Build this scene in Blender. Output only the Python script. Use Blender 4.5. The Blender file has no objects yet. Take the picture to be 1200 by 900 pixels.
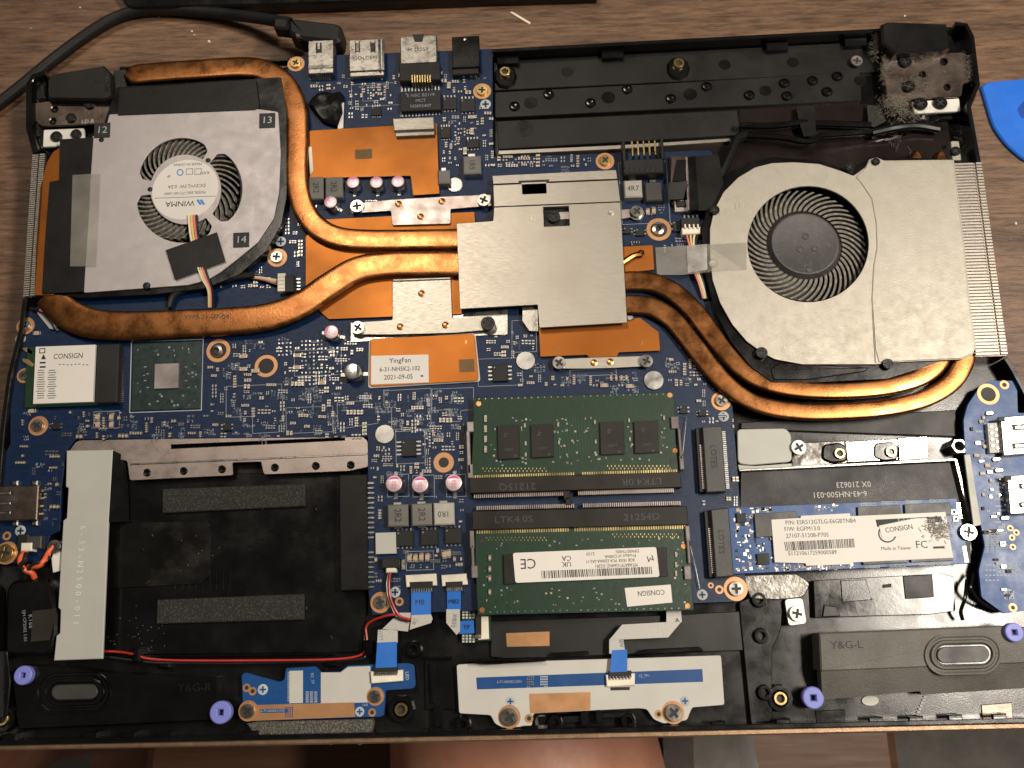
import bpy, math, random
from mathutils import Vector, Matrix
# ------------------------------------------------------------------ camera, light, exposure
sc = bpy.context.scene
col = sc.collection
W, H, F = 1200.0, 900.0, 1000.0          # photograph size and focal length in photo pixels
O = Vector((0, 0, .017))                 # point on the circuit board plane in the middle of the frame
TH, LT, DIST = math.radians(16), math.radians(2), .287
bd = Vector((math.sin(LT), -math.sin(TH), math.cos(TH))).normalized()
CAM = O + bd * DIST
zc = bd
xc = Vector((0, 1, 0)).cross(zc).normalized()
yc = zc.cross(xc)
cam = bpy.data.cameras.new('camera')
cam.sensor_width = 36
cam.lens = 36 * F / W
cam.clip_start = .005
cam.clip_end = 50
cam.dof.use_dof = True
cam.dof.focus_distance = DIST
cam.dof.aperture_fstop = 20
camo = bpy.data.objects.new('camera', cam)
camo.matrix_world = Matrix((
    (xc.x, yc.x, zc.x, CAM.x), (xc.y, yc.y, zc.y, CAM.y), (xc.z, yc.z, zc.z, CAM.z), (0, 0, 0, 1)))
col.objects.link(camo)
sc.camera = camo
sc.view_settings.view_transform = 'Standard'
sc.view_settings.look = 'None'
sc.view_settings.exposure = -.1
sc.view_settings.gamma = 1
wd = bpy.data.worlds.new('World')
sc.world = wd
wd.use_nodes = True
wd.node_tree.nodes['Background'].inputs[0].default_value = (1, .90, .80, 1)
wd.node_tree.nodes['Background'].inputs[1].default_value = .065


def lamp(name, loc, target, size, size_y, power, color):
    l = bpy.data.lights.new(name, 'AREA')
    l.shape = 'ELLIPSE'
    l.size = size
    l.size_y = size_y
    l.energy = power
    l.color = color
    o = bpy.data.objects.new(name, l)
    o.location = loc
    o.rotation_euler = (Vector(target) - Vector(loc)).to_track_quat('-Z', 'Y').to_euler()
    col.objects.link(o)
    return o


lamp('room_lamp', (.46, .01, .70), (.05, 0, 0), .30, .10, 7.8, (1, .90, .77))
lamp('ceiling_lamp', (-.30, .62, 1.3), (0, 0, 0), .30, .30, 6.6, (1, .87, .72))


# ------------------------------------------------------------------ measuring helpers
def P(px, py, z):
    """photo pixel -> the point of the place that lies there at height z (metres)"""
    d = xc * ((px - W / 2) / F) - yc * ((py - H / 2) / F) - zc
    t = (z - CAM.z) / d.z
    return CAM + d * t


def K(px, py, z):
    return (P(px + 1, py, z) - P(px, py, z)).length


def slope(y):
    return -.050 + .027 * (y / 870)


def lean(x):
    return -.055 + (x - 30) * .00017


def Q(cx, cy, w, h):
    """a rectangle square to the laptop: four photo corners"""
    s, l = slope(cy), lean(cx)
    return [(cx + a * w / 2 + l * b * h / 2, cy + b * h / 2 + s * a * w / 2)
            for a, b in ((-1, -1), (1, -1), (1, 1), (-1, 1))]


def LTRB(x0, y0, x1, y1):
    return Q((x0 + x1) / 2, (y0 + y1) / 2, x1 - x0, y1 - y0)


def ang(px, py, z, a=0):
    v = P(px + 10, py + slope(py) * 10, z) - P(px, py, z)
    return math.atan2(v.y, v.x) + math.radians(a)


def rnd(poly, r, n=4):
    """round the corners of a pixel polygon"""
    out = []
    m = len(poly)
    for i in range(m):
        rr = r[i] if isinstance(r, (list, tuple)) else r
        p, a, b = Vector(poly[i]), Vector(poly[i - 1]), Vector(poly[(i + 1) % m])
        u, v = a - p, b - p
        if rr <= 0 or u.length < 1e-6 or v.length < 1e-6:
            out.append(tuple(p))
            continue
        t = min(rr, u.length * .45, v.length * .45)
        s, e = p + u.normalized() * t, p + v.normalized() * t
        for k in range(n + 1):
            f = k / n
            out.append(tuple(s * (1 - f) ** 2 + p * 2 * f * (1 - f) + e * f * f))
    return out


def circ(cx, cy, r, n=32, ry=None, a0=0):
    ry = ry or r
    return [(cx + r * math.cos(a0 + 2 * math.pi * k / n), cy + ry * math.sin(a0 + 2 * math.pi * k / n)) for k in range(n)]


def catmull(pts, n=8):
    out = []
    p = [Vector(q) for q in pts]
    p = [p[0] * 2 - p[1]] + p + [p[-1] * 2 - p[-2]]
    for i in range(1, len(p) - 2):
        for k in range(n):
            t = k / n
            a, b, c, d = p[i - 1], p[i], p[i + 1], p[i + 2]
            out.append(.5 * ((2 * b) + (c - a) * t + (2 * a - 5 * b + 4 * c - d) * t * t + (3 * b - a - 3 * c + d) * t ** 3))
    out.append(p[-2])
    return out


# ------------------------------------------------------------------ materials
MATS = {}


def mat(name, base, rough=.5, metal=0, c2=None, scale=60, stretch=(1, 1, 1), lo=.35, hi=.65, bump=0, bscale=900,
        rvar=.08, coat=0, detail=4, bstretch=(1, 1, 1), spec=.5, alpha=1, sheen=0, dirt=None, dscale=25, dlo=.55, dhi=.75):
    m = bpy.data.materials.new(name)
    m.use_nodes = True
    nt = m.node_tree
    b = nt.nodes['Principled BSDF']
    L = nt.links.new
    tc = nt.nodes.new('ShaderNodeTexCoord')

    def noise(sc_, st, det=detail):
        mp = nt.nodes.new('ShaderNodeMapping')
        mp.inputs['Scale'].default_value = st
        L(tc.outputs['Object'], mp.inputs[0])
        n = nt.nodes.new('ShaderNodeTexNoise')
        n.inputs['Scale'].default_value = sc_
        n.inputs['Detail'].default_value = det
        n.inputs['Roughness'].default_value = .62
        L(mp.outputs[0], n.inputs['Vector'])
        return n.outputs['Fac']

    def ramp(fac, a, bb, p0, p1):
        r = nt.nodes.new('ShaderNodeValToRGB')
        r.color_ramp.elements[0].position = p0
        r.color_ramp.elements[1].position = p1
        r.color_ramp.elements[0].color = (*a, 1)
        r.color_ramp.elements[1].color = (*bb, 1)
        L(fac, r.inputs[0])
        return r.outputs[0]
    if c2 is None:
        c2 = tuple(min(1, x * 1.25 + .002) for x in base)
        base = tuple(x * .85 for x in base)
    fac = noise(scale, stretch)
    c = ramp(fac, base, c2, lo, hi)
    if dirt:
        f2 = noise(dscale, (1, 1, 1), 6)
        mr = nt.nodes.new('ShaderNodeMapRange')
        mr.inputs[1].default_value = dlo
        mr.inputs[2].default_value = dhi
        L(f2, mr.inputs[0])
        mx = nt.nodes.new('ShaderNodeMixRGB')
        mx.inputs[2].default_value = (*dirt, 1)
        L(mr.outputs[0], mx.inputs[0])
        L(c, mx.inputs[1])
        c = mx.outputs[0]
    L(c, b.inputs['Base Color'])
    f3 = noise(scale * 1.7, stretch, 3)
    mr = nt.nodes.new('ShaderNodeMapRange')
    mr.inputs[1].default_value = .3
    mr.inputs[2].default_value = .7
    mr.inputs[3].default_value = max(.02, rough - rvar)
    mr.inputs[4].default_value = min(1, rough + rvar)
    L(f3, mr.inputs[0])
    L(mr.outputs[0], b.inputs['Roughness'])
    b.inputs['Metallic'].default_value = metal
    b.inputs['Specular IOR Level'].default_value = spec
    b.inputs['Coat Weight'].default_value = coat
    b.inputs['Coat Roughness'].default_value = .15
    b.inputs['Alpha'].default_value = alpha
    b.inputs['Sheen Weight'].default_value = sheen
    if bump:
        bp = nt.nodes.new('ShaderNodeBump')
        bp.inputs['Strength'].default_value = bump
        bp.inputs['Distance'].default_value = .0004
        L(noise(bscale, bstretch, 3), bp.inputs['Height'])
        L(bp.outputs[0], b.inputs['Normal'])
    MATS[name] = m
    return m


mat('plastic', (.003, .0028, .0028), .24, bump=.06, bscale=2000, dirt=(.008, .0075, .007), dscale=40, spec=.5)
mat('plastic_matte', (.006, .0057, .0055), .42, bump=.2, bscale=4000, dirt=(.012, .011, .010), dscale=60, spec=.35)
mat('plastic_gloss', (.002, .0019, .0019), .22, bump=.06, bscale=500, dirt=(.006, .0055, .005), dscale=50, spec=.5)
mat('speaker_plastic', (.105, .10, .088), .46, bump=.6, bscale=2600)
mat('film', (.010, .0068, .0062), .2, bump=.12, bscale=120, c2=(.016, .011, .010))
mat('film_dusty', (.003, .0027, .0025), .28, bump=.1, bscale=140, c2=(.004, .0036, .0034), dirt=(.03, .028, .025), dscale=95, dlo=.52, dhi=.80, spec=.4)
mat('film_black', (.003, .0028, .0027), .25, bump=.12, bscale=140, spec=.4)
mat('tape_black', (.004, .004, .004), .42, bump=.1, bscale=300, spec=.28)
mat('foam', (.05, .047, .042), .9, bump=1, bscale=2600, c2=(.26, .245, .21), scale=2000, lo=.45, hi=.72)
mat('foam_dark', (.016, .0155, .014), .9, bump=.8, bscale=2600, c2=(.075, .072, .064), scale=1800, lo=.50, hi=.72)
mat('alu', (.36, .34, .30), .44, .9, c2=(.44, .41, .37), scale=260, stretch=(1, 6, 1), bump=.10, bscale=2400, bstretch=(1, 5, 1), dirt=(.30, .27, .23), dscale=30)
mat('alu_x', (.38, .355, .31), .40, .9, c2=(.42, .395, .345), scale=220, stretch=(1, 14, 1), bump=.05, bscale=1500, bstretch=(1, 12, 1), dirt=(.35, .32, .275), dscale=22)
mat('alu_fan', (.37, .345, .295), .5, .7, c2=(.40, .375, .325), scale=200, bump=.22, bscale=3200, dirt=(.335, .31, .26), dscale=14)
mat('alu_lilac', (.43, .40, .405), .5, .55, c2=(.47, .44, .445), scale=120, bump=.08, bscale=2200, dirt=(.41, .375, .38), dscale=18)
mat('alu_pink', (.38, .32, .295), .40, .9, c2=(.43, .37, .345), scale=120, bump=.06, bscale=2000)
mat('steel', (.40, .38, .35), .30, 1, c2=(.47, .45, .41), scale=200, bump=.08, bscale=900)
mat('steel_bright', (.55, .53, .50), .17, 1, bump=.25, bscale=150)
mat('foil', (.13, .125, .115), .45, .9, c2=(.30, .285, .26), scale=260, bump=.8, bscale=700, dirt=(.06, .055, .05), dscale=120)
mat('steel_dirty', (.20, .155, .13), .36, 1, c2=(.25, .20, .17), scale=60, bump=.12, bscale=800, dirt=(.12, .092, .072), dscale=70, dlo=.55, dhi=.8)
mat('bracket_paint', (.40, .405, .365), .5, c2=(.43, .435, .395), scale=60, bump=.05, bscale=600)
mat('white_paint', (.62, .61, .56), .5, bump=.06)
mat('copper', (.30, .096, .016), .42, .85, c2=(.36, .125, .023), scale=14, bump=.05, bscale=900, bstretch=(1, 8, 1), dirt=(.20, .07, .016), dscale=26, dlo=.48, dhi=.80)
mat('copper_pipe', (.26, .103, .035), .29, 1, c2=(.33, .142, .051), scale=110, detail=6, bump=.07, bscale=1400, dirt=(.20, .082, .03), dscale=45, dlo=.50, dhi=.75, rvar=.08)
mat('copper_pad', (.46, .24, .11), .42, .5, c2=(.54, .29, .14), scale=90, bump=.05)
mat('copper_stain', (.13, .08, .03), .6, .3, c2=(.2, .11, .04))
mat('rivet_copper', (.75, .36, .14), .3, 1)
mat('brass', (.62, .46, .20), .3, 1, bump=.1)
mat('gold', (.80, .62, .28), .3, 1)
mat('solder', (.36, .36, .345), .34, 1, c2=(.48, .47, .45), scale=600)
mat('pcb_blue', (.0006, .009, .035), .40, c2=(.001, .016, .060), scale=380, stretch=(1, 3, 1), bump=.2, bscale=1500, bstretch=(1, 4, 1), spec=.3)
mat('pcb_blue_plain', (.006, .055, .20), .42, c2=(.008, .066, .23), scale=80, bump=.06, spec=.4)
mat('pcb_green', (.004, .024, .010), .42, c2=(.006, .034, .0145), scale=300, stretch=(4, 1, 1), bump=.2, bscale=1400, bstretch=(5, 1, 1), spec=.3)
mat('trace', (.012, .06, .028), .4)
mat('pcb_dark', (.010, .022, .022), .3, c2=(.014, .03, .029), scale=200, coat=.3)
mat('silk', (.36, .39, .41), .65)
mat('silk_plain', (.47, .465, .43), .6, c2=(.52, .515, .475))
mat('silk_dim', (.20, .23, .28), .6)
mat('chip', (.014, .0135, .013), .5, bump=.15, bscale=3000, spec=.28)
mat('chip_brown', (.013, .010, .0085), .42, bump=.1, bscale=3000, spec=.3)
mat('chip_grey', (.035, .035, .034), .48, bump=.1)
mat('die', (.42, .37, .36), .22, .6)
mat('inductor', (.13, .125, .115), .6, bump=.2, bscale=2500)
mat('inductor_light', (.34, .32, .29), .6, bump=.2, bscale=2500)
mat('mlcc', (.33, .24, .16), .5, c2=(.50, .40, .28), scale=900)
mat('resistor', (.02, .02, .021), .4)
mat('white_nylon', (.66, .61, .50), .5)
mat('label_white', (.66, .63, .59), .6, c2=(.71, .68, .64), scale=40, bump=.05, bscale=200)
mat('ink', (.012, .012, .013), .6)
mat('ink_grey', (.05, .05, .05), .6)
mat('ink_blue', (.05, .20, .50), .6)
mat('magenta', (.55, .10, .30), .4, c2=(.62, .16, .36))
mat('cap_pink', (.66, .48, .52), .38, .6, c2=(.78, .66, .68), scale=300)
mat('can', (.62, .62, .60), .28, 1)
mat('ffc_blue', (.015, .13, .50), .4, c2=(.02, .15, .56), bump=.05)
mat('ffc_white', (.42, .41, .38), .45, c2=(.50, .49, .46), scale=900, stretch=(8, 1, 1), bump=.1, bscale=900, bstretch=(8, 1, 1))
mat('lavender', (.18, .21, .60), .5, c2=(.21, .24, .66), scale=200)
mat('wire_red', (.40, .022, .015), .4)
mat('wire_orange', (.62, .10, .03), .4)
mat('wire_black', (.012, .012, .012), .32)
mat('wire_white', (.60, .54, .45), .45)
mat('wire_yellow', (.60, .45, .12), .45)
mat('wire_pink', (.55, .16, .20), .45)
mat('hinge_black', (.006, .0058, .0055), .32, bump=.25, bscale=4500, dirt=(.016, .015, .0135), dscale=60, spec=.28)
mat('cord_rubber', (.010, .010, .011), .5, bump=.1, bscale=700, spec=.28)
mat('tool_blue', (.018, .14, .62), .35, c2=(.022, .16, .70), bump=.05)
mat('tool_mark', (.008, .05, .30), .4)
mat('bronze', (.26, .17, .105), .4, .7, c2=(.33, .22, .14), scale=300, bump=.2, bscale=3000)
mat('lint', (.16, .14, .11), .95, c2=(.26, .23, .18))
mat('crumb', (.70, .64, .52), .8)
mat('clear_tape', (.40, .38, .33), .22, alpha=.25, bump=.2, bscale=130)
mat('smoke_tape', (.05, .045, .035), .2, alpha=.45, bump=.3, bscale=110)
mat('skin', (.45, .20, .13), .5, c2=(.52, .25, .165), scale=60, bump=.3, bscale=300)
mat('cloth_grey', (.20, .195, .18), .9, bump=.8, bscale=1500, sheen=.3)
mat('carpet', (.30, .285, .26), .95, c2=(.42, .40, .36), scale=35, bump=.8, bscale=600)
mat('stool_wood', (.10, .045, .022), .5, c2=(.14, .065, .032), scale=20, stretch=(1, 12, 1))
mat('fan_blade', (.10, .095, .082), .6, bump=.3, bscale=2500, dirt=(.26, .245, .205), dscale=700, dlo=.42, dhi=.66)
mat('fan_hub', (.045, .044, .043), .42, bump=.35, bscale=2600, dirt=(.10, .095, .085), dscale=600)


def wood():
    m = bpy.data.materials.new('table_wood')
    m.use_nodes = True
    nt = m.node_tree
    b = nt.nodes['Principled BSDF']
    L = nt.links.new
    tc = nt.nodes.new('ShaderNodeTexCoord')

    def nz(s, st, det, dist=0):
        mp = nt.nodes.new('ShaderNodeMapping')
        mp.inputs['Scale'].default_value = st
        mp.inputs['Rotation'].default_value = (0, 0, math.radians(-2))
        L(tc.outputs['Object'], mp.inputs[0])
        n = nt.nodes.new('ShaderNodeTexNoise')
        n.inputs['Scale'].default_value = s
        n.inputs['Detail'].default_value = det
        n.inputs['Roughness'].default_value = .68
        n.inputs['Distortion'].default_value = dist
        L(mp.outputs[0], n.inputs['Vector'])
        return n.outputs['Fac']
    big = nz(9, (1.2, 7, 1), 6, .6)
    r = nt.nodes.new('ShaderNodeValToRGB')
    e = r.color_ramp.elements
    e[0].position, e[0].color = .30, (.070, .040, .024, 1)
    e[1].position, e[1].color = .66, (.210, .122, .070, 1)
    k = e.new(.47)
    k.color = (.138, .079, .045, 1)
    L(big, r.inputs[0])
    fine = nz(70, (1, 9, 1), 6)
    r2 = nt.nodes.new('ShaderNodeValToRGB')
    r2.color_ramp.elements[0].position = .36
    r2.color_ramp.elements[0].color = (.45, .41, .38, 1)
    r2.color_ramp.elements[1].position = .58
    r2.color_ramp.elements[1].color = (1.2, 1.17, 1.14, 1)
    L(fine, r2.inputs[0])
    mx = nt.nodes.new('ShaderNodeMixRGB')
    mx.blend_type = 'MULTIPLY'
    mx.inputs[0].default_value = 1
    L(r.outputs[0], mx.inputs[1])
    L(r2.outputs[0], mx.inputs[2])
    pore = nz(260, (1, 12, 1), 3)
    r3 = nt.nodes.new('ShaderNodeValToRGB')
    r3.color_ramp.elements[0].position = .36
    r3.color_ramp.elements[0].color = (.55, .52, .5, 1)
    r3.color_ramp.elements[1].position = .44
    r3.color_ramp.elements[1].color = (1, 1, 1, 1)
    L(pore, r3.inputs[0])
    m2 = nt.nodes.new('ShaderNodeMixRGB')
    m2.blend_type = 'MULTIPLY'
    m2.inputs[0].default_value = .8
    L(mx.outputs[0], m2.inputs[1])
    L(r3.outputs[0], m2.inputs[2])
    L(m2.outputs[0], b.inputs['Base Color'])
    b.inputs['Roughness'].default_value = .48
    bp = nt.nodes.new('ShaderNodeBump')
    bp.inputs['Strength'].default_value = .35
    bp.inputs['Distance'].default_value = .0004
    L(pore, bp.inputs['Height'])
    L(bp.outputs[0], b.inputs['Normal'])
    MATS['table_wood'] = m


wood()


# ------------------------------------------------------------------ mesh builder
TXT = {}


def text_geo(s):
    if s not in TXT:
        c = bpy.data.curves.new('t', 'FONT')
        c.body = s
        c.align_x = 'CENTER'
        c.align_y = 'CENTER'
        c.resolution_u = 2
        o = bpy.data.objects.new('t', c)
        m = o.to_mesh()
        vs = [v.co.copy() for v in m.vertices]
        fs = [tuple(p.vertices) for p in m.polygons]
        o.to_mesh_clear()
        bpy.data.objects.remove(o)
        bpy.data.curves.remove(c)
        TXT[s] = (vs, fs)
    return TXT[s]


def area(p):
    return sum(p[i - 1][0] * p[i][1] - p[i][0] * p[i - 1][1] for i in range(len(p))) / 2


def inset(p, d):
    out = []
    n = len(p)
    for i in range(n):
        a, b, c = Vector(p[i - 1][:2]), Vector(p[i][:2]), Vector(p[(i + 1) % n][:2])
        u, v = (b - a), (c - b)
        if u.length < 1e-9 or v.length < 1e-9:
            out.append(tuple(b))
            continue
        u.normalize()
        v.normalize()
        n1, n2 = Vector((-u.y, u.x)), Vector((-v.y, v.x))
        m = n1 + n2
        if m.length < .2:
            m = n1
        m.normalize()
        k = max(.35, m.dot(n1))
        out.append(tuple(b + m * (d / k)))
    return out


class MB:
    def __init__(self):
        self.v, self.f, self.m, self.ms = [], [], [], []

    def mi(self, m):
        if m not in self.ms:
            self.ms.append(m)
        return self.ms.index(m)

    def raw(self, vs, fs, m):
        o = len(self.v)
        self.v += [tuple(x) for x in vs]
        i = self.mi(m)
        for f in fs:
            self.f.append([o + k for k in f])
            self.m.append(i)

    def wprism(self, xy, zt, zb, m, bev=.00012, bottom=True):
        """prism from a world outline"""
        xy = [tuple(p[:2]) for p in xy]
        if area(xy) < 0:
            xy = xy[::-1]
        n = len(xy)
        rings = [[(x, y, zb) for x, y in xy]]
        if bev and zt - zb > bev * 1.2:
            rings.append([(x, y, zt - bev) for x, y in xy])
            rings.append([(x, y, zt) for x, y in inset(xy, bev)])
        else:
            rings.append([(x, y, zt) for x, y in xy])
        vs = [p for r in rings for p in r]
        fs = []
        for k in range(len(rings) - 1):
            for i in range(n):
                j = (i + 1) % n
                fs.append((k * n + i, k * n + j, (k + 1) * n + j, (k + 1) * n + i))
        fs.append(tuple((len(rings) - 1) * n + i for i in range(n)))
        if bottom:
            fs.append(tuple(reversed(range(n))))
        self.raw(vs, fs, m)
        return self

    def prism(self, poly, zt, zb, m, bev=.00012):
        return self.wprism([P(x, y, zt) for x, y in poly], zt, zb, m, bev)

    def slab(self, polyz, th, m):
        """a thin sheet whose corners have their own heights: (px,py,z)"""
        top = [P(x, y, z) for x, y, z in polyz]
        n = len(top)
        bot = [p - Vector((0, 0, th)) for p in top]
        if area(top) < 0:
            top, bot = top[::-1], bot[::-1]
        fs = [tuple(range(n)), tuple(reversed(range(n, 2 * n)))]
        fs += [(i, n + i, n + (i + 1) % n, (i + 1) % n) for i in range(n)]
        self.raw(top + bot, fs, m)
        return self

    def sheet(self, poly, z, m):
        vs = [P(x, y, z) for x, y in poly]
        if area(vs) < 0:
            vs = vs[::-1]
        self.raw(vs, [tuple(range(len(vs)))], m)
        return self

    def plate(self, outer, holes, zt, th, m, bev=.0001, world=False):
        """flat plate with real holes"""
        c = bpy.data.curves.new('c', 'CURVE')
        c.dimensions = '2D'
        c.fill_mode = 'BOTH'
        c.extrude = max(th / 2 - bev, 1e-6)
        c.bevel_depth = bev
        c.offset = -bev
        c.bevel_resolution = 0
        for ring in [outer] + list(holes):
            sp = c.splines.new('POLY')
            sp.points.add(len(ring) - 1)
            for k, q in enumerate(ring):
                p = q if world else P(q[0], q[1], zt)
                sp.points[k].co = (p[0], p[1], 0, 1)
            sp.use_cyclic_u = True
        o = bpy.data.objects.new('c', c)
        me = o.to_mesh()
        self.raw([(v.co.x, v.co.y, v.co.z + zt - th / 2) for v in me.vertices], [tuple(p.vertices) for p in me.polygons], m)
        o.to_mesh_clear()
        bpy.data.objects.remove(o)
        bpy.data.curves.remove(c)
        return self

    def lathe(self, c, prof, m, n=24, sx=1, sy=1, rot=0):
        """c world centre (x,y); prof [(r,z)...] from outside bottom to the axis"""
        vs, fs = [], []
        for r, z in prof:
            for k in range(n):
                a = 2 * math.pi * k / n
                x, y = r * math.cos(a) * sx, r * math.sin(a) * sy
                vs.append((c[0] + x * math.cos(rot) - y * math.sin(rot), c[1] + x * math.sin(rot) + y * math.cos(rot), z))
        for j in range(len(prof) - 1):
            for k in range(n):
                l = (k + 1) % n
                fs.append((j * n + k, j * n + l, (j + 1) * n + l, (j + 1) * n + k))
        fs.append(tuple((len(prof) - 1) * n + k for k in range(n)))
        self.raw(vs, fs, m)
        return self

    def tube(self, pts, r, m, n=8):
        """pts world vectors"""
        vs, fs = [], []
        N = len(pts)
        for i, p in enumerate(pts):
            t = (pts[min(i + 1, N - 1)] - pts[max(i - 1, 0)]).normalized()
            s = t.cross(Vector((0, 0, 1)))
            s = s.normalized() if s.length > 1e-4 else Vector((1, 0, 0))
            u = s.cross(t)
            for k in range(n):
                a = 2 * math.pi * k / n
                vs.append(p + s * (r * math.cos(a)) + u * (r * math.sin(a)))
        for i in range(N - 1):
            for k in range(n):
                l = (k + 1) % n
                fs.append((i * n + k, i * n + l, (i + 1) * n + l, (i + 1) * n + k))
        fs.append(tuple(reversed(range(n))))
        fs.append(tuple((N - 1) * n + k for k in range(n)))
        self.raw(vs, fs, m)
        return self

    def wire(self, pts, r, m, n=8, seg=6):
        """pts (px,py,z)"""
        return self.tube(catmull([P(*p) for p in pts], seg), r, m, n)

    def ribbon(self, pts, wpx, zt, th, m, dome=True, endr=0):
        """flattened heat pipe along pixel path; pts (px,py) or (px,py,w)"""
        full = catmull([(p[0], p[1], p[2] if len(p) > 2 else wpx) for p in pts], 10)
        N = len(full)
        prof = []
        nn = 20
        for k in range(nn):
            a = 2 * math.pi * k / nn
            ca, sa = math.cos(a), math.sin(a)
            prof.append((math.copysign(abs(ca) ** .38, ca), math.copysign(abs(sa) ** .38, sa)))
        vs, fs = [], []
        L0 = 0
        for i, q in enumerate(full):
            a, b = full[max(i - 1, 0)], full[min(i + 1, N - 1)]
            t = (P(b.x, b.y, zt) - P(a.x, a.y, zt)).normalized()
            s = Vector((t.y, -t.x, 0))
            c = P(q.x, q.y, zt)
            w = q.z * K(q.x, q.y, zt) / 2
            if endr:
                dist = (P(full[0].x, full[0].y, zt) - c).length
                f = min(1, dist / (w * endr))
                w *= math.sqrt(max(.05, 1 - (1 - f) ** 2))
            for u, h in prof:
                vs.append((c.x + s.x * w * u, c.y + s.y * w * u, zt - th / 2 + h * th / 2))
        for i in range(N - 1):
            for k in range(nn):
                l = (k + 1) % nn
                fs.append((i * nn + l, i * nn + k, (i + 1) * nn + k, (i + 1) * nn + l))
        fs.append(tuple(range(nn)))
        fs.append(tuple(reversed([(N - 1) * nn + k for k in range(nn)])))
        self.raw(vs, fs, m)
        return self

    def text(self, s, px, py, hpx, z, m, d=(1, None), sx=1, depth=.00005, flip=False):
        """letters centred at a pixel; hpx letter height; d reading direction in pixels"""
        vs, fs = text_geo(s)
        dx, dy = d
        if dy is None:
            dy = slope(py) * dx
        c = P(px, py, z)
        e = (P(px + dx * 5, py + dy * 5, z) - c)
        e.z = 0
        e.normalize()
        n = Vector((-e.y, e.x, 0))
        k = hpx * K(px, py, z) / .72
        if flip:
            n = -n
        self.raw([c + e * (v.x * k * sx) + n * (v.y * k) + Vector((0, 0, depth)) for v in vs],
                 [tuple(reversed(f)) if flip else f for f in fs], m)
        return self

    def bars(self, poly, z, m, n=60, seed=1):
        """bar code inside a pixel quad"""
        rg = random.Random(seed)
        a, b, c, d = [P(x, y, z) for x, y in poly]
        x = 0
        while x < 1:
            w = rg.choice((.006, .006, .011, .016)) * 60 / n
            if x + w > 1:
                break
            self.raw([d.lerp(c, x), d.lerp(c, x + w), a.lerp(b, x + w), a.lerp(b, x)], [(0, 1, 2, 3)], m)
            x += w + rg.choice((.006, .009, .014)) * 60 / n
        return self

    def mesh(self, name):
        me = bpy.data.meshes.new(name)
        me.from_pydata(self.v, [], self.f)
        for m in self.ms:
            me.materials.append(MATS[m])
        me.polygons.foreach_set('material_index', self.m)
        me.validate()
        me.update()
        me.shade_smooth()
        me.set_sharp_from_angle(angle=.6)
        return me


def empty(name, loc, label, cat, group=None):
    o = bpy.data.objects.new(name, None)
    col.objects.link(o)
    o.location = loc
    o.empty_display_size = .01
    o['label'] = label
    o['category'] = cat
    if group:
        o['group'] = group
    return o


def part(name, mb, parent=None, label=None, kind=None, cat=None, loc=None, rot=0, scale=1, group=None):
    me = mb.mesh(name) if isinstance(mb, MB) else mb
    o = bpy.data.objects.new(name, me)
    col.objects.link(o)
    if parent:
        o.parent = parent
    if loc is not None:
        o.location = loc
        o.rotation_euler = (0, 0, rot)
        o.scale = (scale,) * 3 if not isinstance(scale, tuple) else scale
    if label:
        o['label'] = label
    if kind:
        o['kind'] = kind
    if cat:
        o['category'] = cat
    if group:
        o['group'] = group
    return o


def box(mb, cx, cy, cz, sx, sy, sz, m, bev=.0001):
    """local box, centre x y, base z"""
    return mb.wprism([(cx - sx / 2, cy - sy / 2), (cx + sx / 2, cy - sy / 2), (cx + sx / 2, cy + sy / 2), (cx - sx / 2, cy + sy / 2)],
                     cz + sz, cz, m, bev)


mm = .001
# heights of the place, metres above the table
ZF, ZB, ZR = .0130, .0170, .0190     # tray floor, circuit board top, rim
# ------------------------------------------------------------------ the setting
part('table_top', MB().wprism([(-1.0, -.088), (1.0, -.088), (1.0, 1.0), (-1.0, 1.0)], 0, -.03, 'table_wood', .002), kind='structure')
part('floor', MB().wprism([(-2, -2), (2, -2), (2, 2), (-2, 2)], -.72, -.75, 'carpet', 0), kind='structure')

# ------------------------------------------------------------------ the laptop
lap = empty('laptop', (0, 0, 0), 'opened black laptop lying upside down on the wooden table, circuit boards and fans bare', 'laptop')

OUT = [(30, 98), (37, 87), (52, 82), (1120, 25), (1134, 27), (1142, 42), (1149, 100), (1138, 123), (1150, 190), (1181, 418), (1190, 432), (1215, 480),
       (1258, 846), (-14, 874), (-12, 640), (0, 500), (8, 440), (22, 385), (26, 350), (38, 180), (30, 150)]
OUTW = [P(x, y, ZR) for x, y in OUT]
lid = part('display_lid', MB().wprism(inset([(p.x, p.y) for p in OUTW][::-1], .0008), .0060, 0, 'bronze', .001), lap, label='closed lid under the base')
tray = MB()
tray.wprism([(p.x, p.y) for p in OUTW], ZF, .0065, 'plastic', .0001)


def wall(mb, pts, th, zt, zb, m, side=1):
    """upright wall along a pixel line; th pixels inwards"""
    ws = [P(x, y, zt) for x, y in pts]
    off = []
    for i, p in enumerate(ws):
        t = (ws[min(i + 1, len(ws) - 1)] - ws[max(i - 1, 0)]).normalized()
        off.append(p + Vector((t.y, -t.x, 0)) * th * side)
    mb.wprism(ws + off[::-1], zt, zb, m, .0002)


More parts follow.
